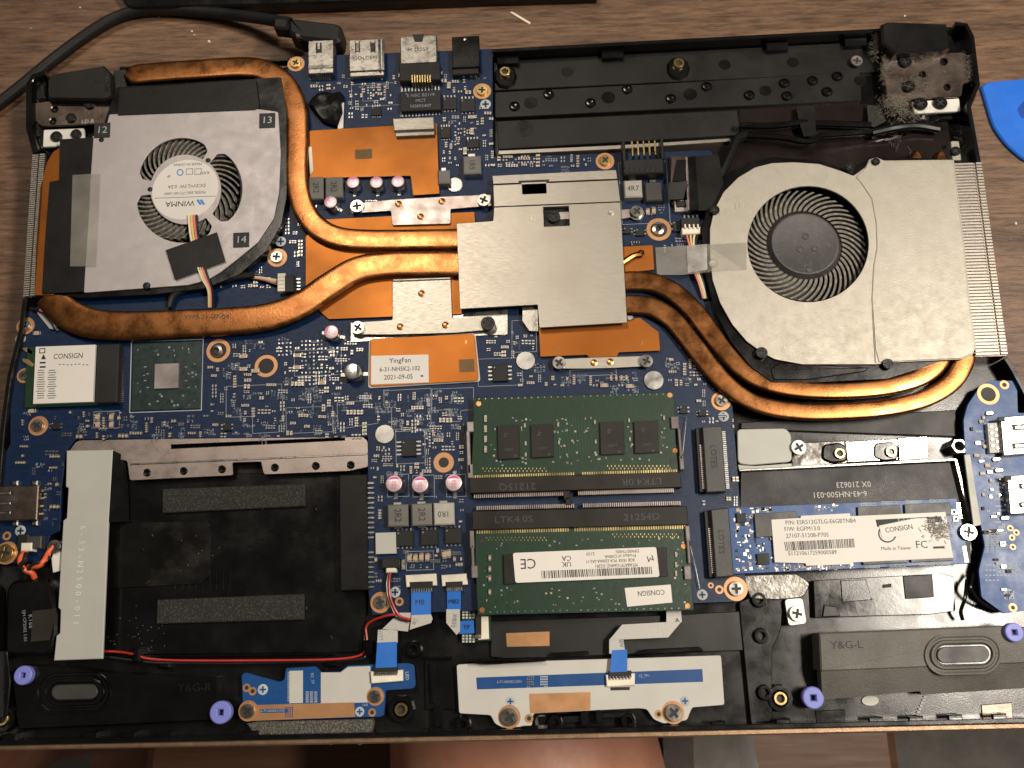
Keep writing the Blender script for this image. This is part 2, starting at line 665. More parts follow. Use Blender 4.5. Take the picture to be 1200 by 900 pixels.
wall(tray, [(577, 57), (800, 45), (1031, 33)], .0016, ZR, ZF, 'plastic')
wall(tray, [(1120, 25), (1134, 27), (1142, 42), (1149, 100), (1138, 123), (1150, 190)], .0016, ZR + .002, ZF, 'plastic_gloss')
wall(tray, [(1181, 418), (1190, 432), (1215, 480), (1258, 846)], .0016, ZR, ZF, 'plastic')
wall(tray, [(1258, 846), (600, 861), (-14, 874)], .0014, ZR, ZF, 'plastic_gloss')
wall(tray, [(-14, 874), (-12, 640), (0, 500), (8, 440), (22, 385), (26, 350)], .0016, ZR, ZF, 'plastic')
wall(tray, [(38, 180), (30, 150), (30, 98), (37, 87), (52, 82)], .0022, ZR + .002, ZF, 'plastic_gloss')
wall(tray, [(140, 78), (338, 68)], .0012, ZR - .003, ZF, 'plastic')
TR = part('chassis_tray', tray, lap, label='black plastic tray of the base holding every board')
part('front_edge', MB().prism([(-16, 873), (600, 860), (1260, 845), (1262, 853.5), (600, 868.5), (-16, 880)], ZR - .0008, .008, 'bronze', .0005), TR, label='bronze coloured front edge strip')

# --- floor pieces of the tray -------------------------------------------------
z = ZF


def fl(name, poly, h, m, r=0, bev=.0002, label=None, base=ZF, parent=None):
    return part(name, MB().prism(rnd(poly, r) if r else poly, base + h, base, m, bev), parent or TR, label=label)


# top right bay
fl('ledge', [(578, 72), (1030, 48), (1030, 84), (580, 106)], .0012, 'plastic_matte')
fl('rivet_strip', [(580, 108), (790, 97), (1008, 84), (1010, 118), (800, 127), (580, 138)], .0020, 'plastic_matte', 3, label='long black strip dotted with heat stakes')
fl('pad_strip', [(582, 142), (864, 129), (868, 158), (584, 175)], .0016, 'plastic_matte', 2)
part('bright_seam', MB().prism([(584, 176.5), (725, 170), (855, 162), (857, 165.5), (725, 174.5), (584, 181)], ZF + .0022, ZF, 'alu_x'), TR)
fl('film_sheet', [(584, 183), (868, 166), (866, 128), (1016, 121), (1020, 148), (1112, 152), (1116, 186), (1030, 200), (850, 260), (800, 250), (584, 212)], .0009, 'film', 2, label='dark brown plastic film below the hinge cables')
for x, y in ((577, 62), (700, 55), (893, 46), (985, 41)):
    fl('clip', Q(x + 18, y + 8, 26, 9), .0035, 'plastic', 1)
me_rv = MB()
me_rv.lathe((0, 0), [(1 * mm, 0), (1 * mm, .25 * mm), (.8 * mm, .5 * mm), (.55 * mm, .55 * mm), (.45 * mm, .3 * mm), (.2 * mm, .25 * mm)], 'plastic_gloss', 20)
me_rv = me_rv.mesh('heat_stake')
for x, y in ((603, 125), (643, 111), (692, 121), (735, 105), (786, 116), (828, 102), (878, 112), (919, 98), (922, 113), (952, 95), (969, 108), (981, 90)):
    part('heat_stake', me_rv, TR, loc=P(x, y, ZF + .002), scale=2.0)
for x, y, r in ((665, 82, 7), (850, 74, 7), (930, 71, 7), (622, 120, 8), (713, 114, 8), (809, 110, 8), (614, 150, 11), (897, 106, 7), (1008, 94, 7)):
    c = P(x, y, ZF + .0022)
    k = K(x, y, ZF)
    part('round_mark', MB().lathe(c, [(r * k, ZF + .0012), (r * k, ZF + (.00205 if 90 < y < 140 else .00165 if y > 140 else .00125)), (.0001, ZF + (.00205 if 90 < y < 140 else .00165 if y > 140 else .00125))], 'plastic', 24), TR)

# hardware prototypes, local metres at radius 1 mm ---------------------------------


def screw_mesh(m, md='ink'):
    b = MB()
    b.lathe((0, 0), [(.98 * mm, 0), (1 * mm, .2 * mm), (.98 * mm, .36 * mm)], m, 24)
    w, l = .15 * mm, .62 * mm
    cross = [(w, w), (w, l), (-w, l), (-w, w), (-l, w), (-l, -w), (-w, -w), (-w, -l), (w, -l), (w, -w), (l, -w), (l, w)]
    b.plate([(mm * .98 * math.cos(a * math.pi / 12), mm * .98 * math.sin(a * math.pi / 12)) for a in range(24)], [cross[::-1]], .48 * mm, .14 * mm, m, .03 * mm, world=True)
    b.lathe((0, 0), [(.72 * mm, .364 * mm), (.01 * mm, .365 * mm)], md, 12)
    return b.mesh('screw')


S_SILVER, S_BLACK, S_BRASS, S_PINK = screw_mesh('steel'), screw_mesh('hinge_black'), screw_mesh('brass'), screw_mesh('alu_pink')
S_LAV = MB()
S_LAV.plate([(mm * math.cos(a * math.pi / 14), mm * math.sin(a * math.pi / 14)) for a in range(28)], [[(.36 * mm * math.cos(a * math.pi / 2 + .78) , .36 * mm * math.sin(a * math.pi / 2 + .78)) for a in range(4)][::-1]], .9 * mm, .8 * mm, 'lavender', .1 * mm, world=True)
S_LAV.lathe((0, 0), [(.6 * mm, .12 * mm), (.3 * mm, .3 * mm), (.01 * mm, .3 * mm)], 'ink', 12)
S_LAV = S_LAV.mesh('rubber_grommet')


def pad_mesh(m, ri):
    b = MB()
    n = 28
    b.plate([(mm * math.cos(2 * math.pi * a / n), mm * math.sin(2 * math.pi * a / n)) for a in range(n)],
            [[(mm * ri * math.cos(-2 * math.pi * a / n), mm * ri * math.sin(-2 * math.pi * a / n)) for a in range(n)]], .03 * mm, .05 * mm, m, .005 * mm, world=True)
    b.lathe((0, 0), [(ri * mm * 1.01, .004 * mm), (.01 * mm, .003 * mm)], 'ink', 20)
    return b.mesh('mounting_pad')


PAD, PADW = pad_mesh('copper_pad', .5), pad_mesh('copper_pad', .68)
STAND = MB()
STAND.lathe((0, 0), [(1 * mm, 0), (1 * mm, 1.8 * mm), (.9 * mm, 2 * mm), (.62 * mm, 2 * mm), (.55 * mm, 1.6 * mm), (.5 * mm, .6 * mm)], 'brass', 20)
STAND.lathe((0, 0), [(.5 * mm, .6 * mm), (.01 * mm, .61 * mm)], 'ink', 20)
STAND = STAND.mesh('brass_standoff')
BOSS = MB().lathe((0, 0), [(1.25 * mm, 0), (1.1 * mm, 1.2 * mm), (1 * mm, 1.4 * mm), (.6 * mm, 1.4 * mm), (.5 * mm, .4 * mm), (.1 * mm, .4 * mm)], 'plastic_gloss', 20).mesh('screw_boss')


def hw(name, me, px, py, z, rpx, parent, rot=None, label=None):
    return part(name, me, parent, loc=P(px, py, z), rot=rot if rot is not None else (px * 7.3 + py) % 3, scale=rpx * K(px, py, z) / mm, label=label)


for x, y in ((592, 86), (795, 76)):
    part('standoff_well', MB().prism(circ(x, y + 3, 14, 9), ZF + .0022, ZF, 'plastic_gloss', .0008), TR)
    part('brass_standoff', STAND, TR, loc=P(x, y, ZF + .002), scale=(2.1, 2.1, .7))
hw('screw', S_PINK, 1003, 73, ZF + .002, 7, TR)
for x, y in ((471, 831), (913, 818), (6, 842)):
    part('standoff_well', MB().lathe(P(x, y, ZF + .001), [(.0042, ZF), (.0038, ZF + .0024), (.0026, ZF + .0024), (.0022, ZF + .0006), (.0001, ZF + .0006)], 'plastic_gloss', 10), TR)
    part('brass_standoff', STAND, TR, loc=P(x, y, ZF + .0012), scale=(2.1, 2.1, .9))
for x, y in ((486, 761), (887, 703), (890, 745), (543, 848), (650, 846), (735, 844), (894, 811)):
    hw('screw_boss', BOSS, x, y, ZF + .0002, 8, TR)
# front clips
rg = random.Random(4)
for x, y in ((10, 869), (105, 867), (150, 867), (193, 867), (294, 865), (510, 861), (540, 861), (622, 859), (842, 854), (918, 851), (1027, 849), (1074, 848), (1120, 846), (1172, 845)):
    b = MB()
    b.prism(Q(x, y - 4, 17, 9), ZF + .0042, ZF + .0032, 'plastic_gloss', .0003)
    b.prism(Q(x + 7, y - 4, 3, 10), ZF + .0040, ZF, 'plastic_gloss', .0003)
    part('clip', b, TR)
for x in (318, 352, 387, 421):
    part('rib', MB().prism(Q(x, 868, 4, 10), ZF + .005, ZF, 'steel', .0004), TR)
# lower middle black deck pieces
fl('deck_plate', [(575, 728), (800, 720), (872, 716), (880, 762), (600, 772), (575, 770)], .0012, 'plastic_matte', 2)
fl('side_rail', [(866, 706), (900, 690), (918, 700), (915, 740), (905, 760), (905, 845), (880, 848)], .0018, 'plastic', 3)
fl('ridge', [(497, 772), (530, 770), (534, 832), (498, 832)], .0008, 'plastic_gloss', 2)
fl('ridge', [(503, 778), (507, 778), (509, 825), (505, 825)], .0022, 'plastic_gloss', 1)
fl('rail', [(500, 770), (530, 769), (530, 772), (500, 773)], .003, 'plastic_gloss', 0)
fl('slot_bar', [(648, 765), (690, 763), (690, 767), (648, 769)], .0042, 'plastic_gloss', 1)
fl('slot_bar', [(742, 768), (755, 761), (820, 758), (825, 763), (760, 769)], .0042, 'plastic_gloss', 1)
fl('latch', [(545, 776), (560, 772), (635, 770), (640, 775), (570, 779)], .0050, 'plastic_gloss', 1)
fl('recess_block', [(630, 840), (680, 838), (690, 832), (690, 846), (632, 850)], .0015, 'plastic', 1)
fl('recess_block', [(700, 836), (740, 834), (741, 841), (701, 842)], .0025, 'plastic', 1)
fl('post', Q(513, 840, 9, 24), .003, 'plastic_gloss', 3)
fl('post', Q(685, 842, 9, 16), .003, 'plastic_gloss', 3)
fl('post', Q(702, 840, 8, 16), .003, 'plastic_gloss', 3)
hw('plastic_disc', MB().lathe((0, 0), [(1 * mm, 0), (1 * mm, .2 * mm), (.01 * mm, .22 * mm)], 'steel', 20).mesh('plastic_disc'), 635, 846, ZF + .0005, 8, TR)
part('copper_sticker', MB().prism([(593, 742), (644, 740), (644, 757), (594, 758)], ZF + .0014, ZF + .001, 'copper_pad', .00003), TR)
# lower right glossy floor
fl('tape_square', [(955, 833), (990, 831), (991, 845), (957, 847)], .0003, 'plastic_gloss', 0)
fl('tape_square', [(1150, 826), (1186, 823), (1187, 840), (1151, 841)], .0003, 'steel_dirty', 0)
b = MB()
for t in range(7):
    b.prism(Q(1075 + t * 1.5, 838 - t * 3.6, 3.2, 2), ZF + .0004, ZF, 'silk', 0)
b.prism(circ(1020, 821, 10, 20, 6), ZF + .0005, ZF, 'silk_plain', 0)
part('moulded_mark', b, TR)
# embossed foam side piece on the far left and block of cable
fl('side_block', [(-14, 765), (8, 762), (12, 800), (8, 840), (-14, 845)], .0035, 'plastic_gloss', 3)

# --- storage bay ---------------------------------------------------------------
BAY = part('storage_bay', MB().prism([(82, 560), (395, 552), (430, 560), (430, 715), (424, 765), (120, 768), (82, 760)], ZF + .0010, ZF, 'plastic_gloss', .0003), lap,
           label='empty black drive bay with two grey foam strips')
fr = MB()
fr.plate(rnd([(80, 530), (90, 516), (422, 510), (431, 516), (432, 547), (408, 552), (309, 556), (306, 541), (272, 542), (273, 557), (152, 563), (149, 540)], [4, 6, 6, 4, 4, 2, 3, 2, 2, 3, 3, 3]),
         [circ(x, y, 4.6, 16) for x, y in ((172, 554), (215, 552), (260, 550), (322, 548), (370, 546), (411, 545))] + [[(200, 521), (404, 512.5), (404, 516), (200, 526)]], ZB - .0002, .0006, 'alu_pink')
part('bay_frame', fr, lap, label='silver metal frame along the drive bay with screw holes')
part('bay_frame_fold', MB().prism([(152, 543), (431, 531), (431, 533), (152, 545)], ZB + .00005, ZB - .0003, 'steel', .0001), lap)
for x, y in ((172, 554), (215, 552), (260, 550), (322, 548), (370, 546), (411, 545)):
    hw('rubber_bush', MB().lathe((0, 0), [(.9 * mm, -1.2 * mm), (.9 * mm, 0), (.75 * mm, .12 * mm), (.4 * mm, 0), (.35 * mm, -.6 * mm), (.01 * mm, -.6 * mm)], 'plastic_gloss', 18).mesh('rubber_bush'), x, y, ZB - .0004, 4.8, BAY)
for q in ([(190, 573), (357, 567), (357, 593), (190, 601)], [(184, 703), (356, 696), (356, 726), (183, 731)]):
    part('foam_strip', MB().prism(q, ZF + .0024, ZF + .0009, 'foam_dark', .0003), BAY)
part('black_film', MB().prism(rnd([(120, 613), (240, 611), (247, 618), (245, 675), (236, 684), (120, 690)], 4), ZF + .0016, ZF + .0012, 'film_dusty', .0001), BAY)
part('bay_ridge', MB().prism([(186, 768), (392, 765), (392, 768), (186, 771)], ZF + .003, ZF, 'plastic_gloss', .0004), BAY)
b = MB()
for k in range(9):
    b.prism(Q(205 + k * 8, 680, 1.4, 22), ZF + .0013, ZF + .001, 'plastic', .0001)
for k in range(11):
    b.prism(Q(258 + k * 12, 640 - (k % 3) * 9, 9, 1.6), ZF + .0013, ZF + .001, 'plastic', .0001)
part('moulded_relief', b, BAY)
# scuffs of dust in the bay
b = MB()
rg = random.Random(8)
for k in range(60):
    x, y = (rg.gauss(150, 22), rg.gauss(742, 16)) if k < 34 else (rg.gauss(215, 25), rg.gauss(650, 18)) if k < 44 else (rg.uniform(130, 390), rg.uniform(580, 760))
    if not (126 < x < 392 and 575 < y < 764):
        continue
    c = P(x, y, ZF + .0017)
    a = rg.uniform(0, 3.1)
    l, w = rg.uniform(.00008, .0003), rg.uniform(.00003, .00007)
    e, n = Vector((math.cos(a), math.sin(a), 0)) * l, Vector((-math.sin(a), math.cos(a), 0)) * w
    b.raw([c - e - n, c + e - n, c + e + n, c - e + n], [(0, 1, 2, 3)], 'lint')
part('dust_specks', b, BAY, kind='stuff')
# slot connector of the drive
sl = MB()
sl.prism(LTRB(398, 556, 431, 692), ZB + .0012, ZF, 'tape_black', .0003)
SL = part('drive_connector', sl, lap, label='long black drive connector with silver pins')
for k in range(22):
    y = 566 + k * 5.8
    if 630 < y < 646:
        continue
    part('pin', MB().prism(Q(434, y, 9, 2.6), ZB + .0004, ZB, 'solder', .0001), SL)
# pale vertical bracket
br = MB()
br.prism([(78, 528), (132, 527), (127, 610), (120, 772), (63, 774), (66, 745), (70, 742), (71, 715), (68, 712), (74, 610), (78, 607), (80, 572), (77, 570)], ZB + .0024, ZB + .0016, 'bracket_paint', .0002)
br.slab([(132.5, 528, ZB + .0022), (149, 535, ZF + .002), (151, 611, ZF + .002), (127.5, 612, ZB + .0022)], .0004, 'film_black')
br.prism([(60, 655), (66, 638), (72, 634), (74, 668), (62, 671)], ZB + .0006, ZB, 'white_paint', .0001)
BRK = part('metal_bracket', br, lap, label='pale grey green painted metal strip standing across the drive bay')
b = MB()
s = '6-33-N2500-011'
for i, ch in enumerate(s):
    f = i / (len(s) - 1)
    b.text(ch, 97 - 8 * f, 618 + 112 * f, 7, ZB + .0024, 'white_paint', d=(-.06, 1))
part('embossed_number', b, BRK)
hw('screw', S_SILVER, 65, 641, ZB + .0007, 8, BRK)

# --- speakers --------------------------------------------------------------------
spR = MB()
top = [(960, 742), (1178, 733), (1206, 735), (1208, 777), (1160, 779), (962, 787)]
zt = .0205
spR.prism(rnd(top, 2), zt, ZF, 'speaker_plastic', .0004)
spR.slab([(962, 787, zt - .0001), (1208, 777, zt - .0001), (1208, 806, .0172), (1080, 814, .0172), (1078, 810, .0176), (964, 820, .0172)], .004, 'speaker_plastic')
SPK = part('speaker', spR, lap, label='grey speaker box marked Y&G-L with an oval cone')


def oval(cx, cy, w, h, n=14):
    r = h / 2
    pts = []
    for k in range(n + 1):
        a = -math.pi / 2 + math.pi * k / n
        pts.append((cx + (w / 2 - r) + r * math.cos(a), cy + r * math.sin(a) + slope(cy) * (w / 2 - r)))
    for k in range(n + 1):
        a = math.pi / 2 + math.pi * k / n
        pts.append((cx - (w / 2 - r) + r * math.cos(a), cy + r * math.sin(a) - slope(cy) * (w / 2 - r)))
    return pts


def speaker_oval(parent, cx, cy, w, h, z, mt):
    steps = [(1, .0000), (.99, .0006), (.90, .0006), (.82, .0002), (.74, .0002), (.68, .0010), (.58, .0010), (.50, .0004), (.46, .0002)]
    b = MB()
    rings = []
    for f, dz in steps:
        rings.append([P(x, y, z + dz) for x, y in oval(cx, cy, w - h * (1 - f), h * f)])
    n = len(rings[0])
    vs = [p for r in rings for p in r]
    fs = []
    for j in range(len(rings) - 1):
        for k in range(n):
            l = (k + 1) % n
            fs.append((j * n + l, j * n + k, (j + 1) * n + k, (j + 1) * n + l))
    b.raw(vs, fs, mt)
    b.raw(rings[-1], [tuple(range(n))[::-1]], 'plastic_gloss')
    b.prism(oval(cx, cy, w - h * .6, h * .40), z + .0008, z, 'chip_grey', .0002)
    return part('speaker_cone', b, parent)


speaker_oval(SPK, 1129, 767, 90, 48, zt, 'speaker_plastic')
part('moulded_text', MB().text('Y&G-L', 992, 756, 9, zt, 'ink', sx=1.1), SPK)
spL = MB()
zl = ZF + .0038
spL.prism(rnd([(28, 778), (60, 779), (140, 787), (255, 793), (256, 845), (20, 856), (14, 800)], [3, 3, 6, 4, 3, 3, 3]), zl, ZF, 'plastic_gloss', .0006)
SPL = part('speaker', spL, lap, label='black speaker box marked Y&G-R with an oval cone')
speaker_oval(SPL, 87, 811, 80, 44, zl, 'plastic')
part('cone_rim', MB().plate(oval(83, 812, 94, 50), [oval(86, 811.5, 84, 46)[::-1]], zl + .0004, .0006, 'plastic_gloss'), SPL)
part('moulded_text', MB().text('Y&G-R', 228, 806, 9, zl, 'plastic_matte', sx=1.1), SPL)
for x, y, zz, r, pr in ((950, 817, ZF + .002, 12.5, SPK), (1184, 741, .0195, 11, SPK), (32, 791, ZF + .0035, 10.5, SPL), (262, 834, ZF + .0032, 12.5, SPL)):
    hw('rubber_grommet', S_LAV, x, y, zz, r, pr, rot=0)

# lid foil and screw plate above the right speaker
fl('gloss_plate', [(953, 680), (1104, 672), (1118, 676), (1120, 716), (1090, 720), (955, 724)], .0022, 'plastic_gloss', 2)
fl('gloss_step', [(985, 680), (1015, 679), (1022, 703), (987, 706)], .0025, 'plastic', 0)
fl('gloss_step', [(1058, 675), (1093, 673), (1095, 700), (1061, 702)], .0025, 'plastic_matte', 0)
fl('gloss_step', [(1035, 685), (1045, 684), (1045, 688), (1035, 689)], .0026, 'ink', 0)
fl('gloss_step', [(966, 709), (980, 711), (985, 722), (964, 723)], .0027, 'tape_black', 0)
part('foil_patch', MB().prism(rnd([(868, 674), (935, 672), (950, 684), (942, 700), (915, 703), (880, 702)], 5), ZF + .0030, ZF, 'foil', .0003), TR)
TB = part('screw_tab', MB().prism(rnd([(919, 702), (941, 700), (946, 731), (924, 734)], 5), ZF + .0036, ZF + .003, 'alu', .0002), lap, label='small silver tab with a screw beside the right speaker')
hw('screw', S_SILVER, 933, 719, ZF + .0036, 9, TB)

# --- SSD bay -------------------------------------------------------------------------
part('ssd_film', MB().prism([(868, 553), (1123, 541), (1136, 585), (1138, 660), (866, 672)], ZF + .0012, ZF, 'plastic_matte', .0002), TR)
b = MB().prism([(866, 549.5), (1121, 537), (1121, 540), (866, 552.5)], ZF + .003, ZF, 'steel', .0002)
b.prism([(1118, 538), (1122, 538), (1140, 610), (1136, 611)], ZF + .003, ZF, 'steel', .0002)
part('bay_edge', b, TR)
part('printed_number', MB().text('6-43-NH500-031', 984, 579, 7, ZF + .0012, 'silk_plain', d=(-1, None), sx=.95).text('0X 210623', 1000, 567.5, 7, ZF + .0012, 'silk_plain', d=(-1, None), sx=.95), TR)
part('heat_shield', MB().prism([(868, 495), (1120, 480), (1122, 512), (868, 503)], ZF + .0012, ZF, 'plastic_matte', .0003), TR)
pb = MB().prism(rnd([(864, 503), (921, 502), (927, 509), (928, 541), (880, 545), (865, 543)], 5), ZB + .0006, ZB - .0002, 'bracket_paint', .0002)
pb.prism([(865, 544.5), (885, 546), (928, 543), (928, 547), (866, 550)], ZB - .0004, ZB - .001, 'bracket_paint', .0001)
PB = part('ssd_bracket', pb, lap, label='small pale grey plate beside the solid state drive')
hw('screw', S_SILVER, 935, 525, ZB + .0004, 9, PB)
st = MB()
st.prism([(926, 519), (990, 516), (993, 542), (928, 547)], ZF + .0030, ZF, 'steel_bright', .0003)
st.prism([(990, 517), (1052, 514), (1053, 539), (993, 542)], ZF + .0034, ZF, 'steel_bright', .0003)
st.prism([(1052, 513), (1087, 511), (1088, 536), (1054, 539)], ZF + .0030, ZF, 'steel_bright', .0003)
ST = part('ssd_rail', st, lap, label='shiny folded metal rail with two brass nuts')
for x, y in ((983, 532), (1043, 530)):
    part('nut_well', MB().prism(rnd([(x - 19, y - 11), (x + 2, y - 14), (x + 11, y - 8), (x + 10, y + 9), (x - 8, y + 11), (x - 20, y + 6)], 5), ZF + .0038, ZF, 'plastic_gloss', .0006), ST)
    part('brass_standoff', STAND, ST, loc=P(x, y, ZF + .0034), scale=(1.8, 1.8, .6))
hx = MB()
c = P(1117, 526, ZF)
hx.plate([(c.x + .0028 * math.cos(a * math.pi / 3), c.y + .0028 * math.sin(a * math.pi / 3)) for a in range(6)], [[(c.x + .0014 * math.cos(-a * math.pi / 8), c.y + .0014 * math.sin(-a * math.pi / 8)) for a in range(16)]], ZF + .0045, .0045, 'steel', .0003, world=True)
hx.lathe(c, [(.0014, ZF + .002), (.0001, ZF + .0015)], 'ink')
part('hex_nut', hx, TR)
# ------------------------------------------------------------------ motherboard
BO = [(338, 72), (352, 66), (577, 57), (578, 184), (832, 176), (842, 190), (838, 300), (850, 420), (858, 470), (865, 560), (873, 672), (876, 692), (868, 705), (815, 707),
      (700, 712), (545, 716), (436, 721), (431, 690), (431, 512), (88, 515), (78, 528), (72, 570), (70, 622), (58, 628), (53, 650), (46, 658), (-6, 662), (-8, 560), (12, 520), (12, 450),
      (22, 400), (24, 368), (40, 362), (60, 345), (210, 338), (330, 300), (336, 120)]
MBD = part('motherboard', MB().prism(BO, ZB, ZB - .0012, 'pcb_blue', .0001), lap, label='dark blue main circuit board crowded with small components')
KO = []          # taken rectangles on the board (pixels)


def ko(x0, y0, x1, y1):
    KO.append((x0, y0, x1, y1))


def comp(name, me, px, py, parent=None, rot=0, scale=1, z=ZB, r=10, label=None):
    ko(px - r, py - r, px + r, py + r)
    return part(name, me, parent or MBD, loc=P(px, py, z), rot=ang(px, py, z, rot), scale=scale, label=label)


# electrolytic cans
def can_mesh(pink):
    b = MB()
    box(b, 0, 0, 0, 4.6 * mm, 4.6 * mm, .5 * mm, 'chip')
    box(b, 0, 3.0 * mm, 0, 1.2 * mm, 2 * mm, .3 * mm, 'solder')
    box(b, 0, -3.0 * mm, 0, 1.2 * mm, 2 * mm, .3 * mm, 'solder')
    b.lathe((0, 0), [(2.35 * mm, .5 * mm), (2.4 * mm, 1.0 * mm), (2.2 * mm, 1.3 * mm), (2.4 * mm, 1.6 * mm), (2.4 * mm, 3.2 * mm), (2.25 * mm, 3.45 * mm)], 'can', 24)
    b.lathe((0, 0), [(2.25 * mm, 3.45 * mm), (2.1 * mm, 3.5 * mm), (.01 * mm, 3.52 * mm)], 'cap_pink' if pink else 'can', 24)
    seg = [(2.08 * mm * math.cos(a), 2.08 * mm * math.sin(a)) for a in [math.radians(d) for d in range(35, 146, 10)]]
    b.raw([(x, y, 3.54 * mm) for x, y in seg], [tuple(range(len(seg)))], 'magenta' if pink else 'ink_grey')
    if pink:
        for k, (s, y) in enumerate((('A8', .5), ('470', -.35), ('6.3', -1.15))):
            vs, fs = text_geo(s)
            b.raw([(v.x * .95 * mm, (v.y * .95 + y) * mm, 3.55 * mm) for v in vs], fs, 'magenta')
    else:
        for k, (s, y) in enumerate((('100', .5), ('6.3', -.6))):
            vs, fs = text_geo(s)
            b.raw([(v.x * .95 * mm, (v.y * .95 + y) * mm, 3.55 * mm) for v in vs], fs, 'ink_grey')
    return b.mesh('capacitor')


CAN, CANW = can_mesh(1), can_mesh(0)
for x, y, rz, sc_ in ((416, 219, 0, 1), (443, 219, 0, 1), (468, 218, 0, 1), (390, 242, 60, 1), (391, 393, 75, 1.05), (464, 569, 0, 1.15), (494, 570, 0, 1.15), (533, 568, 0, 1.15)):
    comp('capacitor', CAN, x, y, rot=rz, scale=sc_, r=13, z=ZB)
comp('capacitor', CANW, 416, 439, rot=-90, scale=1.2, r=14, label='plain silver can capacitor')


def ind(name, px, py, w, h, m, txt=None, rot=0, zt=.0028, th=7):
    b = MB()
    b.prism(Q(px, py, w, h), ZB + zt, ZB, m, .0004)
    b.prism(Q(px, py, w * .4, h + 5), ZB + .0008, ZB, 'solder', .0001)
    if txt:
        d = (1, None) if rot == 0 else (.04, 1) if rot == -90 else (-1, None)
        b.text(txt, px, py, th, ZB + zt, 'ink', d=d, sx=.9)
    ko(px - w / 2 - 3, py - h / 2 - 3, px + w / 2 + 3, py + h / 2 + 3)
    return part(name, b, MBD)


ind('inductor', 466, 604, 24, 26, 'inductor', '2R2', -90, th=8)
ind('inductor', 494, 603, 24, 26, 'inductor', '2R2', -90, th=8)
ind('inductor', 520, 602, 24, 26, 'inductor_light', '1R0', 180)
ind('inductor', 742, 221, 21, 20, 'inductor_light', '4R7', 0)
ind('inductor', 553, 193, 21, 21, 'inductor', '1R5', -90)
ind('inductor', 520, 207, 14, 16, 'inductor', None)
ind('inductor', 370, 220, 17, 26, 'inductor', '2R2', -90)
ind('inductor', 391, 219, 20, 24, 'inductor', '2R2', -90)
ind('inductor', 766, 224, 20, 22, 'chip_grey', None)


def ic(px, py, w, h, pins='lr', n=4, m='chip', zt=.0012, rows=(), th=3, rot=0, name='chip', plen=4):
    b = MB()
    b.prism(Q(px, py, w, h), ZB + zt, ZB + .0001, m, .00015)
    s, l = slope(py), lean(px)
    if 'l' in pins:
        for k in range(n):
            yy = (k + .5) / n * h - h / 2
            for sd in (-1, 1):
                dx = sd * (w / 2 + plen / 2)
                b.prism(Q(px + dx + l * yy, py + yy + s * dx, plen, h / n * .45), ZB + .0003, ZB, 'solder', .00005)
    if 't' in pins:
        for k in range(n):
            xx = (k + .5) / n * w - w / 2
            for sd in (-1, 1):
                dy = sd * (h / 2 + plen / 2)
                b.prism(Q(px + xx + l * dy, py + dy + s * xx, w / n * .45, plen), ZB + .0003, ZB, 'solder', .00005)
    for k, t in enumerate(rows):
        b.text(t, px, py + (k - (len(rows) - 1) / 2) * th * 1.5, th, ZB + zt, 'silk_dim', d=(-1, None) if rot else (1, None))
    b.lathe(P(px - w * .36, py - h * .34, ZB + zt), [(.00025, ZB + zt + .00002), (.00001, ZB + zt + .00003)], 'silk_dim', 10)
    ko(px - w / 2 - plen, py - h / 2 - plen, px + w / 2 + plen, py + h / 2 + plen)
    return part(name, b, MBD)


ic(493, 118, 47, 23, 't', 12, rows=('E NSC B2119', 'MCT', 'NS892407'), th=4.2, zt=.002, name='lan_transformer', plen=6)
ic(479, 525, 17, 19, 'l', 4, plen=6)
ic(586, 437, 18, 19, 'l', 4, plen=5)
for x, y in ((474, 631), (503, 630), (531, 628)):
    ic(x, y, 20, 18, 't', 4, plen=3)
for x, y, w, h in ((527, 121, 16, 14), (548, 123, 17, 15), (441, 130, 11, 10), (522, 155, 12, 13), (554, 168, 15, 10), (266, 500, 9, 9), (65, 499, 10, 8), (801, 480, 9, 9), (823, 484, 9, 7),
                   (750, 272, 10, 8), (735, 270, 8, 7), (793, 265, 9, 12), (745, 290, 12, 10)):
    ic(x, y, w, h, 't' if w > 10 else 'l', 4 if w > 10 else 2, plen=2.5, zt=.0009)
# chipset with bare die
b = MB()
b.prism(LTRB(155, 401, 235, 480), ZB + .0009, ZB + .0002, 'pcb_dark', .0001)
rg = random.Random(3)
for k in range(46):
    x, y = rg.uniform(160, 230), rg.uniform(406, 476)
    if 176 < x < 214 and 420 < y < 460:
        continue
    b.prism(Q(x, y, rg.choice((1, 2.4)), rg.choice((1, 2.2))), ZB + .00095, ZB + .0008, 'silk_dim' if k % 3 else 'solder', 0)
for k in range(8):
    b.prism(Q(170 + (k % 2) * 3 + (k // 4) * 48, 430 + (k % 4) * 8, 3, 1), ZB + .00095, ZB + .0008, 'silk_dim', 0)
CS = part('chipset', b, lap, label='square dark green chip package with a pinkish bare die')
part('die', MB().prism(LTRB(181, 426, 209, 455), ZB + .0017, ZB + .0009, 'die', .00005), CS)
ko(150, 396, 240, 485)
b = MB().plate(LTRB(152.5, 398.5, 237.5, 482.5), [LTRB(153.5, 399.5, 236.5, 481.5)[::-1]], ZB + .00004, .00003, 'silk', 0)
part('outline_print', b, MBD)
# round pads
RP = MB().lathe((0, 0), [(1 * mm, 0), (1 * mm, .1 * mm), (.94 * mm, .16 * mm), (.01 * mm, .17 * mm)], 'solder', 28).mesh('round_pad')
for x, y, r in ((451, 509, 11.5), (616, 423, 11.5), (766, 446, 12), (533, 217, 9.5)):
    hw('round_pad', RP, x, y, ZB, r, MBD, rot=0)
    ko(x - r, y - r, x + r, y + r)
